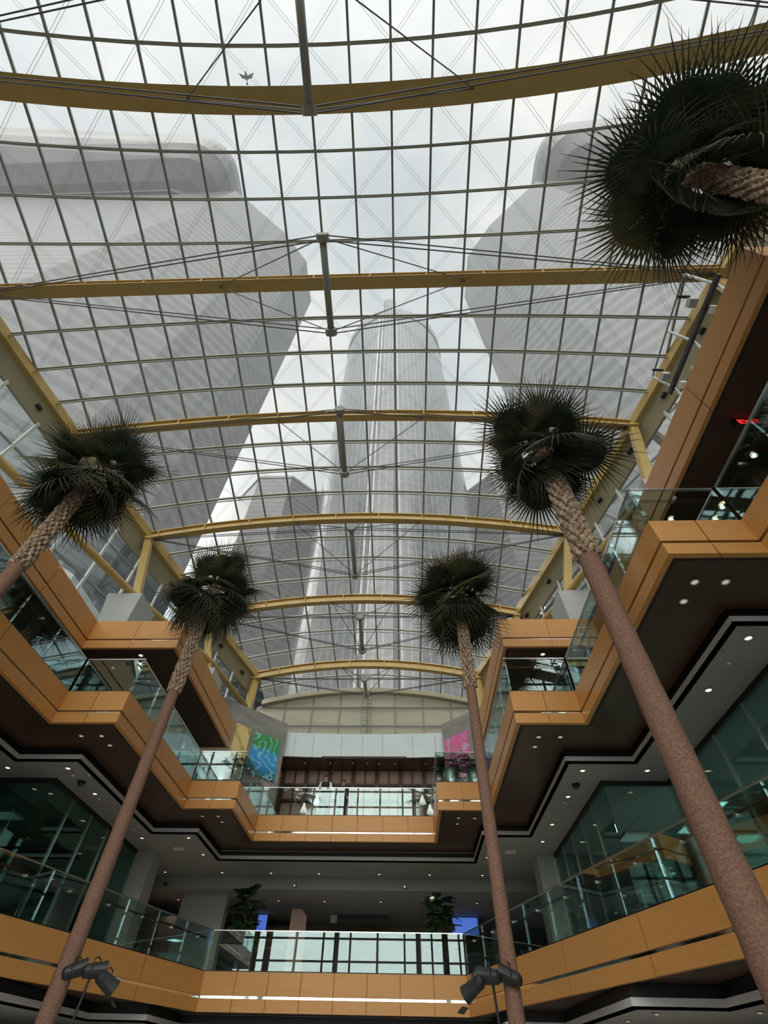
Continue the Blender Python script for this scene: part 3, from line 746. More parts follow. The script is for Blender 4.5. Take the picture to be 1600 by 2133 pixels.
palm(7.63, 8.7, 13.7, 2.25, .265, 8.6, 'thick fan palm on the right whose trunk crosses the right balconies', 23, 46, 5)
palm(-7.45, 8.85, 13.05, 2.15, .195, 8.6, 'fan palm at the left edge, only crown and scaly upper trunk in view', 24, 46, 6)
palm(9.7, 1.08, 13.5, 2.25, .195, 8.6, 'largest fan palm crown in the upper right corner', 25, 48, 1)

# ------------------------------------------------------------------ downlights
def dl_proto(lampmat, r):
    o = thing('downlight', 'x', 'downlight')
    b = MB(); b.lathe([(r,-.0),(r*1.02,-.025),(r*.80,-.03),(r*.74,.02),(r*.7,.1)], 20); b.build('trim_ring', M['lampring'], o, True)
    b = MB(); b.lathe([(r*.72,-.012),(r*.55,-.024),(r*.1,-.028)], 16); b.build('lens', lampmat, o, True)
    return o
DLP = {}
LIGHTS = []
def downlights(pts, z, kind, place, group, r=.11, power=0, spot=None):
    key = (kind, r)
    for i, (x, y) in enumerate(sorted(pts, key=lambda p: (p[1], p[0]))):
        if key not in DLP: o = DLP[key] = dl_proto(M[kind], r); o.location = (x, y, z)
        else: o = copy_tree(DLP[key], (x, y, z))
        n = len(pts)
        pos = '' if n == 1 else ', %s of %d from front' % (['first','second','third','fourth','fifth','sixth','seventh','eighth'][i], n)
        tag(o, 'downlight ' + place + pos, 'downlight', group)
        if power: LIGHTS.append((x, y, z-.12, power))
for s, side in ((-1,'left'),(1,'right')):
    downlights([(s*9.4,8.12),(s*10.08,8.12),(s*9.4,8.78)], 7.29, 'lampdim', 'in the front %s brown soffit' % side, 'soffit downlights', .10)
    downlights([(s*7.25,15.53),(s*7.95,15.53),(s*7.25,16.22)], 7.29, 'lampdim', 'in the middle %s brown soffit' % side, 'soffit downlights', .09)
    downlights([(s*5.18,22.9),(s*5.87,22.9),(s*5.18,23.6)], 7.29, 'lampdim', 'in the rear %s brown soffit' % side, 'soffit downlights', .08)
    downlights([(s*11.05,9.66),(s*11.05,11.98),(s*11.07,17.08)], 6.895, 'lamp', 'in the outer %s gray ceiling strip' % side, 'gallery downlights', .11, 110)
    downlights([(s*8.92,17.11),(s*8.92,19.38),(s*8.91,22.29),(s*8.92,24.43)], 6.895, 'lamp', 'in the inner %s gray ceiling strip' % side, 'gallery downlights', .11, 110)
    downlights([(s*6.77,24.35),(s*6.77,26.76)], 6.895, 'lamp', 'in the rear %s corner of the gray ceiling' % side, 'gallery downlights', .10, 110)
    downlights([(s*9.2,18.6)], 12.44, 'lamp', 'in the dark %s top balcony soffit beside the step' % side, 'top soffit downlights', .12, 60)
    downlights([(s*12.05,10.6),(s*13.52,10.6),(s*13.5,10.0),(s*13.52,8.06)], 12.44, 'lamp', 'in the dark front %s top soffit' % side, 'top soffit downlights', .12, 60)
    downlights([(s*9.05,17.3),(s*8.96,19.36),(s*11.2,16.5)], 1.245, 'lamp', 'in the lowest gray ceiling on the %s' % side, 'ground level downlights', .10, 90)
for i, x in enumerate((-9.6,-6.6,-4.04,-1.54,1.57,4.16,6.85)):
    downlights([(x,29.75)], 6.895, 'lamp', 'in the gray ceiling in front of the beam, number %d from the left' % (i+1), 'beam downlights', .09, 60)
for i, x in enumerate((-9.62,-4.05,-1.51,1.56,4.15,6.78)):
    downlights([(x,32.7)], 6.345, 'lamp', 'in the lobby ceiling behind the beam, number %d from the left' % (i+1), 'lobby downlights', .08, 30)
for i, x in enumerate((-4.5,-2.6,-.9,.2,1.1,2.3,4.6)):
    downlights([(x,37.2)], 15.415, 'lampdim', 'in the dark soffit under the blue panels, number %d from the left' % (i+1), 'rear soffit downlights', .07)
for x, y, z, p in LIGHTS:
    l = bpy.data.lights.new('downlight_bulb', 'SPOT'); l.energy = p; l.color = (1,.86,.68); l.spot_size = 1.9; l.spot_blend = .9; l.shadow_soft_size = .08
    o = bpy.data.objects.new('downlight_bulb', l); COL.objects.link(o); o.location = (x, y, z)
# smoke detectors / speakers and dome cameras
SD = None
for i, (x, y) in enumerate([(11.05,10.71),(11.08,15.78),(8.94,17.7),(8.94,19.97),(8.92,23.38),(-9.01,17.7),(-8.42,17.7),(-8.96,19.89),(-8.91,23.34)]):
    if SD is None:
        SD = thing('ceiling_sensor', 'x', 'sensor', (x, y, 6.895)); b = MB(); b.lathe([(.055,0),(.055,-.02),(.035,-.04),(.012,-.045)], 14, (x,y,6.895)); b.build('body', M['white'], SD, True); o = SD
    else: o = copy_tree(SD, (x, y, 6.895))
    tag(o, 'small white sensor on the %s gray ceiling, %s from the front' % ('right' if x > 0 else 'left', ['first','second','third','fourth','fifth','first','second','third','fourth'][i]), 'sensor', 'ceiling sensors')
for s, side in ((-1,'left'),(1,'right')):
    t = thing('dome_camera', 'black dome security camera on the %s gray ceiling' % side, 'camera', (s*8.96, 18.3, 6.9))
    b = MB(); b.lathe([(.15,0),(.15,-.04),(.12,-.05)], 16, (s*8.96,18.3,6.9)); b.build('base', M['blackmetal'], t, True)
    b = MB(); b.lathe([(.12,-.04),(.115,-.09),(.08,-.14),(.02,-.16)], 16, (s*8.96,18.3,6.9)); b.build('dome', mat('smoked_dome', (.02,.008,.01), .08), t, True)
for s, side in ((-1,'left'),(1,'right')):
    t = thing('ceiling_panel', 'square gray access panel in the ceiling near the %s column' % side, 'access panel', (s*7.72, 25.95, 6.895))
    b = MB(); b.box(s*7.72-.25, s*7.72+.25, 25.7, 26.2, 6.875, 6.895); b.build('lid', M['cove'], t)
for x in (-9.61,-2.81,2.87):
    t = thing('beam_camera', 'tiny black camera on the gray beam, ' + {-9.61:'far left', -2.81:'left of centre', 2.87:'right of centre'}[x], 'camera', (x, 30.34, 6.5))
    b = MB(); b.bar((x,30.4,6.52),(x,30.2,6.48),.12,.12); b.build('body', M['blackmetal'], t)
    b = MB(); b.tube([(x,30.2,6.48),(x,30.16,6.47)],.045,8); b.build('lens', M['mirror'], t)
for i, (x, z) in enumerate([(-2.64,9.67),(-1.97,10.1),(3.92,10.12),(4.32,9.65)]):
    t = thing('pendant_lamp', 'white cone pendant lamp behind the third level rear railing, %s from the left' % ['first','second','third','fourth'][i], 'pendant lamp', (x, 29, z), 'white pendant lamps')
    b = MB(); b.lathe([(.20,-.22),(.17,-.12),(.07,.12),(.04,.22)], 14, (x,29,z)); b.build('shade', mat('pendant_shade', (.9,.88,.84), .5, emis=(1,.92,.85), es=.5), t, True)
    b = MB(); b.tube([(x,29,z+.2),(x,36.5+i*.1,15.42)],.008,4); b.build('cord', M['blackmetal'], t)

# ------------------------------------------------------------------ exit sign
t = thing('exit_sign', 'red glowing exit sign under the right top balcony', 'exit sign', (12.9, 6.9, 12.15))
b = MB(); b.box(12.45, 13.3, 6.88, 6.95, 12.12, 12.42); b.build('housing', M['blackmetal'], t)
tc = bpy.data.curves.new('letters', 'FONT'); tc.body = 'EXIT'; tc.size = .30; tc.extrude = .006; tc.align_x = 'CENTER'; tc.align_y = 'CENTER'
tf = bpy.data.objects.new('letters_curve', tc); COL.objects.link(tf); lm = bpy.data.meshes.new_from_object(tf.evaluated_get(bpy.context.evaluated_depsgraph_get())); bpy.data.objects.remove(tf)
lm.materials.clear(); lm.materials.append(M['red']); to = bpy.data.objects.new('letters', lm); COL.objects.link(to); to.parent = t
to.location = (-.02, -.03, .12); to.rotation_euler = (PI/2, 0, 0)

# ------------------------------------------------------------------ light rig on right parapet
t = thing('light_rig', 'white pipe lighting rig with floodlights on the right top parapet', 'light rig', (12.1, 5.5, 13.9))
b = MB(); b.bar((12.15,3.6,15.1),(12.15,7.4,15.25),.10,.16); b.build('rail', M['blackmetal'], t)
b = MB(); b.tube([(11.9,3.9,16.45),(11.9,7.2,16.2)],.03,8); b.build('upper_pipe', M['mullion'], t)
for y in (3.9, 5.6, 7.2):
    b = MB(); b.tube([(12.25,y+.1,13.3),(12.25,y,15.2),(11.9,y,16.4 if y < 4.5 else 16.2)],.045,8); b.build('post', M['white'], t)
for y in (4.5, 6.9):
    b = MB(); b.bar((11.98,y-.1,15.62),(11.98,y+.16,15.6),.24,.22); b.build('floodlight', M['greystone'], t)
    b = MB(); b.bar((12.3,y-.05,15.0),(12.3,y+.16,14.97),.2,.2); b.build('junction_box', M['white'], t)
    b = MB(); b.tube([(11.7,y-.05,16.0),(12.05,y-.05,15.95)],.05,8); b.build('clamp', M['blackmetal'], t)

# ------------------------------------------------------------------ stage lights
def stage(x, y, z, label, s):
    t = thing('stage_light_stand', label, 'stage light', (x, y, GZ))
    b = MB(); b.tube([(x-s*.25,y,GZ),(x-s*.05,y,z-.5),(x,y,z+.25)],.03,8); b.build('pole', M['blackmetal'], t)
    b = MB(); b.tube([(x-s*.65,y,z+.12),(x+s*.55,y,z-.02)],.028,8); b.build('crossbar', M['blackmetal'], t)
    for i, (dx, dz, an) in enumerate(((-.42,.10,.35),(.05,.10,.1),(.42,-.08,-.5))):
        c = Vector((x+s*dx, y-.05, z+dz)); d = Vector((s*math.cos(an)*.9, .45, math.sin(an))).normalized()
        h = MB(); h.tube([c-d*.26, c-d*.2, c+d*.12, c+d*.26], [.08,.13,.15,.17], 14); hd = h.build('lamp_head', M['blackmetal'], t)
        m_ = MB(); m_.tube([c+d*.255, c+d*.27], [.15,.15], 14); lens = m_.build('lens', mat('stage_lens', (.04,.045,.05), .1), hd)
        m_ = MB(); m_.tube([c+Vector((0,.17,0)), c+Vector((0,.17,.2)), c+Vector((0,0,.24)), c+Vector((0,-.17,.2)), c+Vector((0,-.17,0))], .014, 6); m_.build('yoke', M['blackmetal'], hd)
        m_ = MB(); m_.bar(c+d*.28-Vector((0,0,.17)), c+d*.42-Vector((0,0,.2)), .32, .012); m_.build('barn_door', M['blackmetal'], hd)
stage(-4.55, 15.2, 1.50, 'black stage light cluster on a stand beside the left palm trunk', 1)
stage(4.75, 15.0, 1.50, 'black stage light cluster on a stand beside the right palm trunk', -1)

# ------------------------------------------------------------------ shop contents
t = thing('mannequin', 'mannequin in a dark jacket with white head behind the right shopfront glass', 'mannequin', (11.3, 19.6, 2.74))
b = MB(); b.lathe([(.24,0),(.24,.03),(.04,.05),(.03,.95)],14,(11.3,19.6,2.74)); b.build('stand', M['rail'], t)
b = MB(); b.lathe([(.20,.9),(.24,1.05),(.20,1.35),(.26,1.75),(.31,2.05),(.20,2.2),(.07,2.26)],16,(11.3,19.6,2.74)); b.build('jacket', M['blackmetal'], t, True)
for s in (-1,1):
    b = MB(); b.tube([(11.3+s*.29,19.6,4.8),(11.3+s*.38,19.6,4.2),(11.3+s*.34,19.5,3.7)],[.085,.07,.05],8); b.build('sleeve', M['blackmetal'], t, True)
b = MB(); b.lathe([(.06,2.2),(.065,2.32),(.10,2.40),(.13,2.55),(.125,2.68),(.08,2.78),(.02,2.82)],16,(11.3,19.6,2.74)); b.build('head', M['white'], t, True)
def rack(x, y, label, n=4, w=1.1):
    t = thing('display_rack', label, 'display rack', (x, y, 2.74))
    for sx in (-1,1):
        b = MB(); b.bar((x+sx*w/2,y,2.74),(x+sx*w/2,y,4.9),.05,.05); b.build('post', M['white'], t)
    for k in range(n):
        b = MB(); b.box(x-w/2,x+w/2,y-.2,y+.2,3.1+.55*k,3.14+.55*k); b.build('shelf', M['white'], t)
rack(11.2, 22.6, 'white shelf rack inside the right shop near the rear')
rack(13.4, 15.5, 'white shelf rack inside the right shop near the front')
rack(-13.0, 13.5, 'white shelf rack inside the dark left shop')
for i, y in enumerate((12.5, 15.0, 17.4)):
    t = thing('wall_shelf', 'pale glazed wall cabinet on the right shop wall, %s from the front' % ['first','second','third'][i], 'cabinet', (16, y, 3), 'right shop wall cabinets')
    b = MB(); b.box(15.8,16.15,y-.9,y+.9,3.1,4.9); b.build('cabinet_body', M['bluepanel'], t)
    b = MB(); b.box(15.76,15.8,y-.75,y+.75,3.25,4.75); b.build('door', M['white'], t)

for i, (x, y, p) in enumerate([(14.6,13.5,90),(14.2,20,110),(12.6,23.6,50),(15.6,7,60),(-14.6,14.5,3),(-13.5,21.5,4)]):  # fill lights added under the shop ceilings to brighten the interiors
    t = thing('shop_fill', 'added flat fill light inside the %s shop, %s' % ('right' if x > 0 else 'left', ['middle','near the corner','rear','front','front','rear'][i]), 'fill light', (x, y, 6.85))
    b = MB(); b.box(x-.5,x+.5,y-.5,y+.5,6.82,6.88); b.build('housing', M['white'], t)
    l = bpy.data.lights.new('shop_fill_light', 'AREA'); l.energy = p; l.size = .95; l.color = (.92,1,.97); o = bpy.data.objects.new('shop_fill_light', l); COL.objects.link(o); o.location = (x, y, 6.8)
# ------------------------------------------------------------------ people on level three
def person(x, y, z, label, seed, shirt, collar, tall, armL):
    S = tall/1.75
    t = thing('person', label, 'person', (x, y, z))
    V = {}; vs = []; es = []; rad = []
    def v(k, p, r, par=None):
        V[k] = len(vs); vs.append(Vector(p)*S); rad.append(r*S)
        if par is not None: es.append((V[par], V[k]))
    v('pel',(0,0,.95),.145); v('wst',(0,0,1.10),.125,'pel'); v('chs',(0,.0,1.28),.155,'wst'); v('shl',(0,0,1.42),.12,'chs'); v('nek',(0,-.01,1.50),.055,'shl')
    v('jaw',(0,-.035,1.57),.062,'nek'); v('fac',(0,-.03,1.645),.082,'jaw'); v('crn',(0,-.012,1.715),.065,'fac')
    v('nos',(0,-.128,1.635),.014,'fac')
    for s, q in ((-1,'l'),(1,'r')):
        v('ear'+q,(s*.088,-.01,1.64),.016,'fac')
        v('shd'+q,(s*.17,0,1.41),.068,'shl'); 
        if armL: el = (s*.30,-.05,1.15); wr = (s*.20,-.30,1.14)
        else: el = (s*.27,-.02,1.13); wr = (s*.16,-.28,1.12)
        v('elb'+q,el,.045,'shd'+q); v('wri'+q,wr,.03,'elb'+q)
        pm = (wr[0]-s*.03, wr[1]-.07, wr[2]-.01); v('plm'+q,pm,.034,'wri'+q)
        for f in range(4):
            bx = pm[0]+(f-1.5)*.021; L = (.075,.085,.08,.062)[f]
            v('f%d%s'%(f,q),(bx,pm[1]-.045,pm[2]-.005),.009,'plm'+q); v('g%d%s'%(f,q),(bx,pm[1]-.045-L*.55,pm[2]-.03),.008,'f%d%s'%(f,q)); v('h%d%s'%(f,q),(bx,pm[1]-.045-L*.6,pm[2]-.03-L*.4),.007,'g%d%s'%(f,q))
        v('t0'+q,(pm[0]-s*.045,pm[1]-.01,pm[2]),.010,'plm'+q); v('t1'+q,(pm[0]-s*.062,pm[1]-.05,pm[2]-.01),.008,'t0'+q)
        v('hip'+q,(s*.10,0,.90),.10,'pel'); v('kne'+q,(s*.11,-.01,.50),.062,'hip'+q); v('ank'+q,(s*.11,.02,.09),.042,'kne'+q); v('toe'+q,(s*.12,-.14,.04),.04,'ank'+q)
    me = bpy.data.meshes.new('body'); me.from_pydata([tuple(p) for p in vs], es, []); ob = bpy.data.objects.new('body', me); COL.objects.link(ob); ob.parent = t
    sk = ob.modifiers.new('skin', 'SKIN'); sk.use_smooth_shade = True
    for i, d in enumerate(me.skin_vertices[0].data): d.radius = (rad[i], rad[i]); d.use_root = (i == 0)
    ob.modifiers.new('sub', 'SUBSURF').levels = 2; ob.modifiers['sub'].render_levels = 2
    me.materials.append(mat('skin_tone', (.40,.24,.17), .5))
    def part(name, prof, m, sx=1.0, sy=.72, n=18, off=0):
        b = MB(); b.lathe([(r*S, zz*S) for r, zz in prof], n); b.v = [(a*sx, c*sy+off*S, d) for a, c, d in b.v]
        o = b.build(name, m, t, True, rel=False); return o
    part('shirt', [(.175,.92),(.17,1.08),(.19,1.26),(.225,1.38),(.19,1.45),(.085,1.50)], shirt, 1.0, .80)
    part('trousers', [(.19,.80),(.185,.93),(.178,.99)], mat('dark_trousers', (.03,.03,.04), .8), 1.0, .80)
    for s in (-1,1):
        b = MB(); a = Vector((s*.17,0,1.41))*S; c = Vector((s*(.30 if armL else .27),-.035,1.14))*S; e = Vector((s*.22,-.22,1.135))*S
        b.tube([a+Vector((-s*.03,0,.02)), a, (a+c)/2, c, e], [.07*S,.088*S,.072*S,.06*S,.05*S], 12); b.build('sleeve', collar if armL else shirt, t, True, rel=False)
        b = MB(); b.tube([Vector((s*.10,0,.95))*S, Vector((s*.11,-.01,.5))*S, Vector((s*.11,.02,.1))*S],[.12*S,.082*S,.065*S],12); b.build('trouser_leg', bpy.data.materials['dark_trousers'], t, True, rel=False)
        b = MB(); b.tube([Vector((s*.11,.05,.045))*S, Vector((s*.12,-.1,.045))*S, Vector((s*.125,-.2,.035))*S],[.05*S,.052*S,.03*S],10); b.build('shoe', M['blackmetal'], t, True, rel=False)
        b = MB(); b.lathe([(.002,.012),(.011,.005),(.011,-.005),(.002,-.012)],10,(s*.034*S,-.105*S,1.655*S)); b.build('eye', M['blackmetal'], t, True, rel=False)
    part('collar', [(.085,1.46),(.075,1.52),(.066,1.525)], collar, 1, 1)
    part('hair', [(.098,1.66),(.104,1.70),(.095,1.75),(.06,1.79),(.02,1.80)], mat('dark_hair', (.015,.012,.01), .6), .95, 1.08, off=.0)
    b = MB(); b.bar(Vector((-.028,-.103,1.592))*S, Vector((.028,-.103,1.592))*S, .012*S, .01*S); b.build('mouth', mat('lips', (.3,.12,.1), .5), t, rel=False)
person(-1.2, 26.62, 8.28, 'person in a black top with white collar and sleeves at the third level rear railing', 1, mat('black_shirt', (.012,.012,.016), .8), M['white'], 2.12, True)
person(-.28, 26.75, 8.28, 'shorter person in dark clothes right of the person with white sleeves', 2, mat('plum_shirt', (.03,.015,.02), .8), mat('plum_collar', (.03,.015,.02), .8), 1.93, False)

# ------------------------------------------------------------------ bird
t = thing('bird', 'small dark bird flying above the glass roof near the top left', 'bird', (-4.6, -2.1, 32))
b = MB(); b.tube([(-4.6,-2.3,32),(-4.6,-2.2,32.03),(-4.6,-2.05,32.03),(-4.6,-1.95,32)],[.02,.06,.07,.03],10); b.build('body', M['blackmetal'], t, True)
for s in (-1,1):
    b = MB(); p0 = Vector((-4.6,-2.12,32.05)); b.add([p0, p0+Vector((0,.14,0)), p0+Vector((s*.24,.08,.10)), p0+Vector((s*.40,-.12,.06)), p0+Vector((0,.07,.025)), p0+Vector((s*.24,.02,.12))], [(0,1,4),(1,2,5,4),(2,3,5),(0,4,5,3),(0,3,2,1)]); b.build('wing', M['blackmetal'], t)
b = MB(); b.add([(-4.6,-1.97,32),(-4.66,-1.78,32),(-4.54,-1.78,32),(-4.6,-1.85,32.02)], [(0,1,3),(0,3,2),(0,2,1)]); b.build('tail', M['blackmetal'], t)

# ------------------------------------------------------------------ towers
def facade(name, c_light, c_dark, vert=.5, fl=3.5, bay=1.5, amt=1.0):
    m = mat(name, c_light, .22 if vert > .6 else .35, 0, .5); t = NT(m)
    uv = t.n.new('ShaderNodeUVMap'); sp = t.n.new('ShaderNodeSeparateXYZ'); t.l.new(uv.outputs[0], sp.inputs[0])
    fu = t.math('FRACT', t.math('DIVIDE', sp.outputs[0], bay)); fv = t.math('FRACT', t.math('DIVIDE', sp.outputs[1], fl))
    wn = t.n.new('ShaderNodeTexWhiteNoise'); wn.noise_dimensions = '2D'
    cb = t.n.new('ShaderNodeCombineXYZ'); t.l.new(t.math('FLOOR', t.math('DIVIDE', sp.outputs[0], bay)), cb.inputs[0]); t.l.new(t.math('FLOOR', t.math('DIVIDE', sp.outputs[1], fl)), cb.inputs[1])
    t.l.new(cb.outputs[0], wn.inputs['Vector'])
    span_ = t.math('GREATER_THAN', fv, .56); mul = t.math('LESS_THAN', fu, .16)
    lite = t.math('MAXIMUM', t.math('MULTIPLY', span_, 1-vert), t.math('MULTIPLY', mul, vert))
    lite = t.math('ADD', lite, t.math('MULTIPLY', wn.outputs['Value'], .18))
    t.l.new(t.mix(lite, c_dark, c_light), t.b.inputs['Base Color'])
    return m
TW = {}
TW['near'] = facade('tower_facade', (.125,.136,.14), (.05,.06,.065), .3, 2.9, 1.5)
TW['hotel'] = facade('hotel_facade', (.22,.23,.24), (.07,.085,.095), .85, 3.4, 2.0)
TW['cap'] = facade('tower_cap', (.20,.21,.21), (.14,.15,.155), .5, 5.0, 3.0)
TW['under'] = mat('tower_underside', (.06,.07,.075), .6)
TW['light'] = mat('tower_light', (.42,.43,.43), .5)
def prism(name, pts, z0, z1, m, parent, smooth=False, scales=None):
    """vertical walls with uv = (distance along wall, height) and a roof"""
    me_v = []; f = []; uvs = []; n = len(pts); d = 0
    for i in range(n):
        a, b_ = Vector(pts[i]), Vector(pts[(i+1) % n]); L = (b_-a).length; q = len(me_v)
        me_v += [(a.x,a.y,z0),(b_.x,b_.y,z0),(b_.x,b_.y,z1),(a.x,a.y,z1)]; f.append((q,q+1,q+2,q+3)); uvs += [(d,z0),(d+L,z0),(d+L,z1),(d,z1)]; d += L
    for z in (z1, z0):
        t = tessellate_polygon([[Vector((x, y, 0)) for x, y in pts]]); q = len(me_v); me_v += [(x, y, z) for x, y in pts]
        for tr in t: f.append(tuple(q+i for i in tr)); uvs += [(0, .1)]*3
    o_ = parent['_o']
    me = bpy.data.meshes.new(name); me.from_pydata([(x-o_[0], y-o_[1], z-o_[2]) for x, y, z in me_v], [], f)
    ul = me.uv_layers.new(name='UVMap')
    for i, u in enumerate(uvs): ul.data[i].uv = u
    me.materials.append(m); o = bpy.data.objects.new(name, me); COL.objects.link(o); o.parent = parent; return o
def loft(name, rings, m, parent):
    """rings: list of (list of xy, z); skins between them with uv"""
    me_v = []; f = []; uvs = []
    for k in range(len(rings)-1):
        (pa, za), (pb, zb_) = rings[k], rings[k+1]; n = len(pa); d = 0
        for i in range(n):
            j = (i+1) % n; L = (Vector(pa[j])-Vector(pa[i])).length; q = len(me_v)
            me_v += [(*pa[i],za),(*pa[j],za),(*pb[j],zb_),(*pb[i],zb_)]; f.append((q,q+1,q+2,q+3)); uvs += [(d,za),(d+L,za),(d+L,zb_),(d,zb_)]; d += L
    for (p, z) in (rings[0], rings[-1]):
        t = tessellate_polygon([[Vector((x, y, 0)) for x, y in p]]); q = len(me_v); me_v += [(x, y, z) for x, y in p]
        for tr in t: f.append(tuple(q+i for i in tr)); uvs += [(0,.1)]*3
    o_ = parent['_o']; me = bpy.data.meshes.new(name); me.from_pydata([(x-o_[0], y-o_[1], z-o_[2]) for x, y, z in me_v], [], f)
    ul = me.uv_layers.new(name='UVMap')
    for i, u in enumerate(uvs): ul.data[i].uv = u
    me.materials.append(m); o = bpy.data.objects.new(name, me); COL.objects.link(o); o.parent = parent; return o
for s, side in ((-1,'left'),(1,'right')):
    t = thing('skyscraper', 'large gray octagonal office tower looming through the roof glass on the %s' % side, 'skyscraper', (s*80, 40, GZ), 'near office towers')
    pts = [(26.0,45.5),(26.0,33.2),(32.0,24.8),(44.5,13.8),(120,12.5),(128,20),(128,60),(40,60)]
    pts = [(s*x, y) for x, y in pts]
    if s > 0: pts = pts[::-1]
    prism('tower_walls', pts, GZ, 169, TW['near'], t)
    def rr(off, r, sh=0.0):
        x0, x1, y0, y1 = 57-off, 124, 13-off, 58; out = []
        for (cx, cy, a0) in ((x0+r, y0+r, PI), (x1-r, y0+r, 1.5*PI), (x1-r, y1-r, 0), (x0+r, y1-r, .5*PI)):
            for i in range(9):
                a = a0+.5*PI*i/8; x = cx+r*math.cos(a); y = cy+r*math.sin(a)
                out.append((s*x, y - (sh*max(0, x-50)*max(0, 1-(y-y0)/30))))
        return out
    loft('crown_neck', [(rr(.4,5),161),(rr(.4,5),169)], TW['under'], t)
    loft('crown_band', [(rr(2.5,5),165.5),(rr(7.5,8),167.5),(rr(10.6,9,.02),170.5),(rr(11.8,9,.04),174),(rr(12,9,.06),177),(rr(11,9,.08),180.5),(rr(7,8,.08),183)], TW['cap'], t)
t = thing('skyscraper', 'tall cylindrical hotel tower with a central shaft seen straight ahead through the roof', 'skyscraper', (1.2, 113, GZ))
ring = lambda r, n=64: [(1.2+r*math.sin(2*PI*i/n), 113-r*math.cos(2*PI*i/n)) for i in range(n)]
prism('tower_drum', ring(28.2), GZ, 282, TW['hotel'], t)
loft('roof_rim', [(ring(28.6),282),(ring(28.9),284),(ring(28.9),292),(ring(27.5),294)], TW['cap'], t)
sh = [(-4.2,85.6),(-4.2,83.6),(-3.2,82.3),(1.3,82.0),(2.3,82.6),(2.9,83.8),(2.9,85.6)]
prism('lift_shaft', sh, GZ, 306, TW['hotel'], t)
for x in (-4.6, 3.1, -6.2):
    prism('bright_rib', [(x-.28,84.9),(x-.28,84.4),(x+.28,84.4),(x+.28,84.9)], GZ, 282, TW['light'], t)
def octagon(cx, cy, w, c):
    return [(cx-w+c,cy-w),(cx+w-c,cy-w),(cx+w,cy-w+c),(cx+w,cy+w-c),(cx+w-c,cy+w),(cx-w+c,cy+w),(cx-w,cy+w-c),(cx-w,cy-w+c)]
for s, side in ((-1,'left'),(1,'right')):
    t = thing('skyscraper', 'distant octagonal gray tower beside the hotel tower on the %s' % side, 'skyscraper', (s*51, 138, GZ), 'far office towers')
    prism('tower_walls', octagon(s*51, 138, 19.2, 12.0), GZ, 169, TW['near'], t)
    prism('roof_parapet', octagon(s*51, 138, 19.6, 12.2), 169, 170.5, TW['cap'], t)
# striped podium outside the clerestory
for s, side in ((-1,'left'),(1,'right')):
    t = thing('podium_building', 'low building with white striped facade outside the %s clerestory' % side, 'building', (s*34, 26, GZ))
    pts = [(s*24.3,40),(s*24.3,28.2),(s*33.5,12.6),(s*33.5,-12),(s*42,-12),(s*42,12.8),(s*31,24.2),(s*25.4,32.8),(s*25.4,40)]
    if s > 0: pts = pts[::-1]
    prism('podium_walls', pts, GZ, 27, facade('podium_facade', (.62,.63,.63), (.10,.115,.125), .3, 1.9, 2.6), t)
b = MB(); b.box(-400, 400, -300, 500, GZ-.6, GZ-.3); o = b.build('ground', mat('asphalt', (.16,.16,.16), .9)); tag(o, 'city ground outside', 'ground', kind='structure')

# river facade behind the viewer
t = thing('river_window', 'gridded river window closing the atrium behind the viewer', 'window', (0, -15.2, GZ), kind='structure')
b = MB(); n = 20
for i in range(n+1):
    x = -25+50*i/n; b.v += [(x,-15.25,GZ),(x,-15.25,rz(x,YF)-.7)]
for i in range(n): b.f.append((2*i,2*i+2,2*i+3,2*i+1)); b.m.append(0)
b.build('pane', M['clearglass'], t)
for k in range(-8, 9):
    x = 2.9*k; b = MB(); b.box(x-.10,x+.10,-15.2,-15.0,GZ,rz(x,YF)-.7); b.build('mullion', M['mullion'], t)
for k in range(16):
    z = GZ+1.0+1.8*k; b = MB(); b.box(-24,24,-15.2,-15.02,z-.08,z+.08); b.build('transom', M['mullion'], t)
for x in (-13.0,-4.35,4.35,13.0):
    b = MB(); b.box(x-.25,x+.25,-15.0,-14.5,GZ,rz(x,YF)-.7); b.build('column', M['strut'], t)

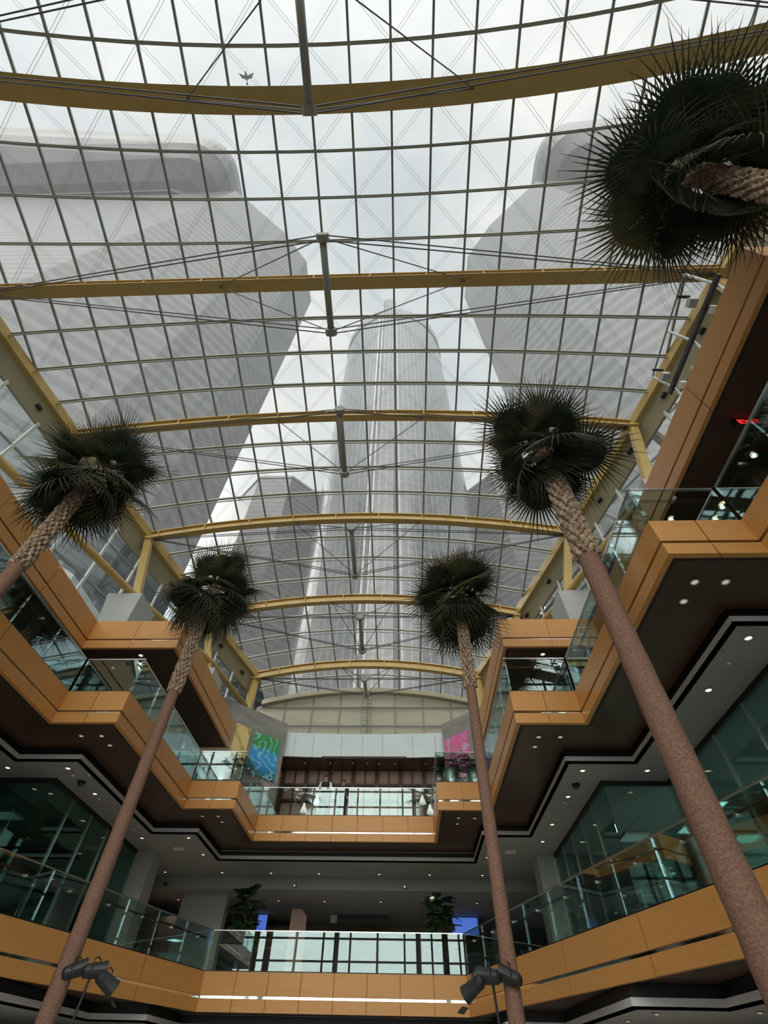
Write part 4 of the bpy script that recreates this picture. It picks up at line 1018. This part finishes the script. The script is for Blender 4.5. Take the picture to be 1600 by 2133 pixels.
# ------------------------------------------------------------------ sky
w = bpy.data.worlds.new('sky'); sc.world = w; w.use_nodes = True; t = NT(w); t.n.clear()
out = t.n.new('ShaderNodeOutputWorld'); bg = t.n.new('ShaderNodeBackground')
tc_ = t.n.new('ShaderNodeTexCoord'); 
nz = t.node('ShaderNodeTexNoise', Scale=2.6, Detail=5.0, Roughness=.55); t.l.new(tc_.outputs['Generated'], nz.inputs['Vector'])
cl = t.ramp(nz.outputs['Fac'], [(.34,(.56,.62,.67)),(.50,(.74,.77,.78)),(.63,(.95,.95,.925))])
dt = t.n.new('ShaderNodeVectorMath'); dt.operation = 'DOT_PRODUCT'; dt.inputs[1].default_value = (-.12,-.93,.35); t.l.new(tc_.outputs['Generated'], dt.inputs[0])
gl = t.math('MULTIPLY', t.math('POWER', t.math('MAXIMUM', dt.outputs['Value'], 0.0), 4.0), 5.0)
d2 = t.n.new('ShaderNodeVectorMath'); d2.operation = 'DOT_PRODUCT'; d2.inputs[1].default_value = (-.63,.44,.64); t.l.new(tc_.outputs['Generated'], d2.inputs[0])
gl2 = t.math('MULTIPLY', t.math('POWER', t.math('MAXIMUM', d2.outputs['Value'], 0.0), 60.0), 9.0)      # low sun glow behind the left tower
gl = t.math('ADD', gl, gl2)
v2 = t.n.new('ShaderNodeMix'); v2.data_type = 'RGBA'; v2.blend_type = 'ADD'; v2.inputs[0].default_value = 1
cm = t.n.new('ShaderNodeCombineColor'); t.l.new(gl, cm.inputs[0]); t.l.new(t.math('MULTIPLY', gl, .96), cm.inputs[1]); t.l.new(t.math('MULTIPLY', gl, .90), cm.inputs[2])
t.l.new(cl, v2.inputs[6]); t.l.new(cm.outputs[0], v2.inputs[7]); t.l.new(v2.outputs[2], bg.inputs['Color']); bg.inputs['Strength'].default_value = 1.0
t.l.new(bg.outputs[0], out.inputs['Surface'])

# ------------------------------------------------------------------ render look
for o in list(bpy.data.objects):
    if '_o' in o: del o['_o']
vs_ = sc.view_settings; vs_.view_transform = 'Standard'; vs_.look = 'None'; vs_.gamma = 1; vs_.use_curve_mapping = False; vs_.exposure = 0.0
cy = sc.cycles
cy.use_denoising = True; cy.max_bounces = 10; cy.diffuse_bounces = 5; cy.glossy_bounces = 4; cy.transparent_max_bounces = 24; cy.transmission_bounces = 6
cy.caustics_reflective = False; cy.caustics_refractive = False; cy.sample_clamp_indirect = 6
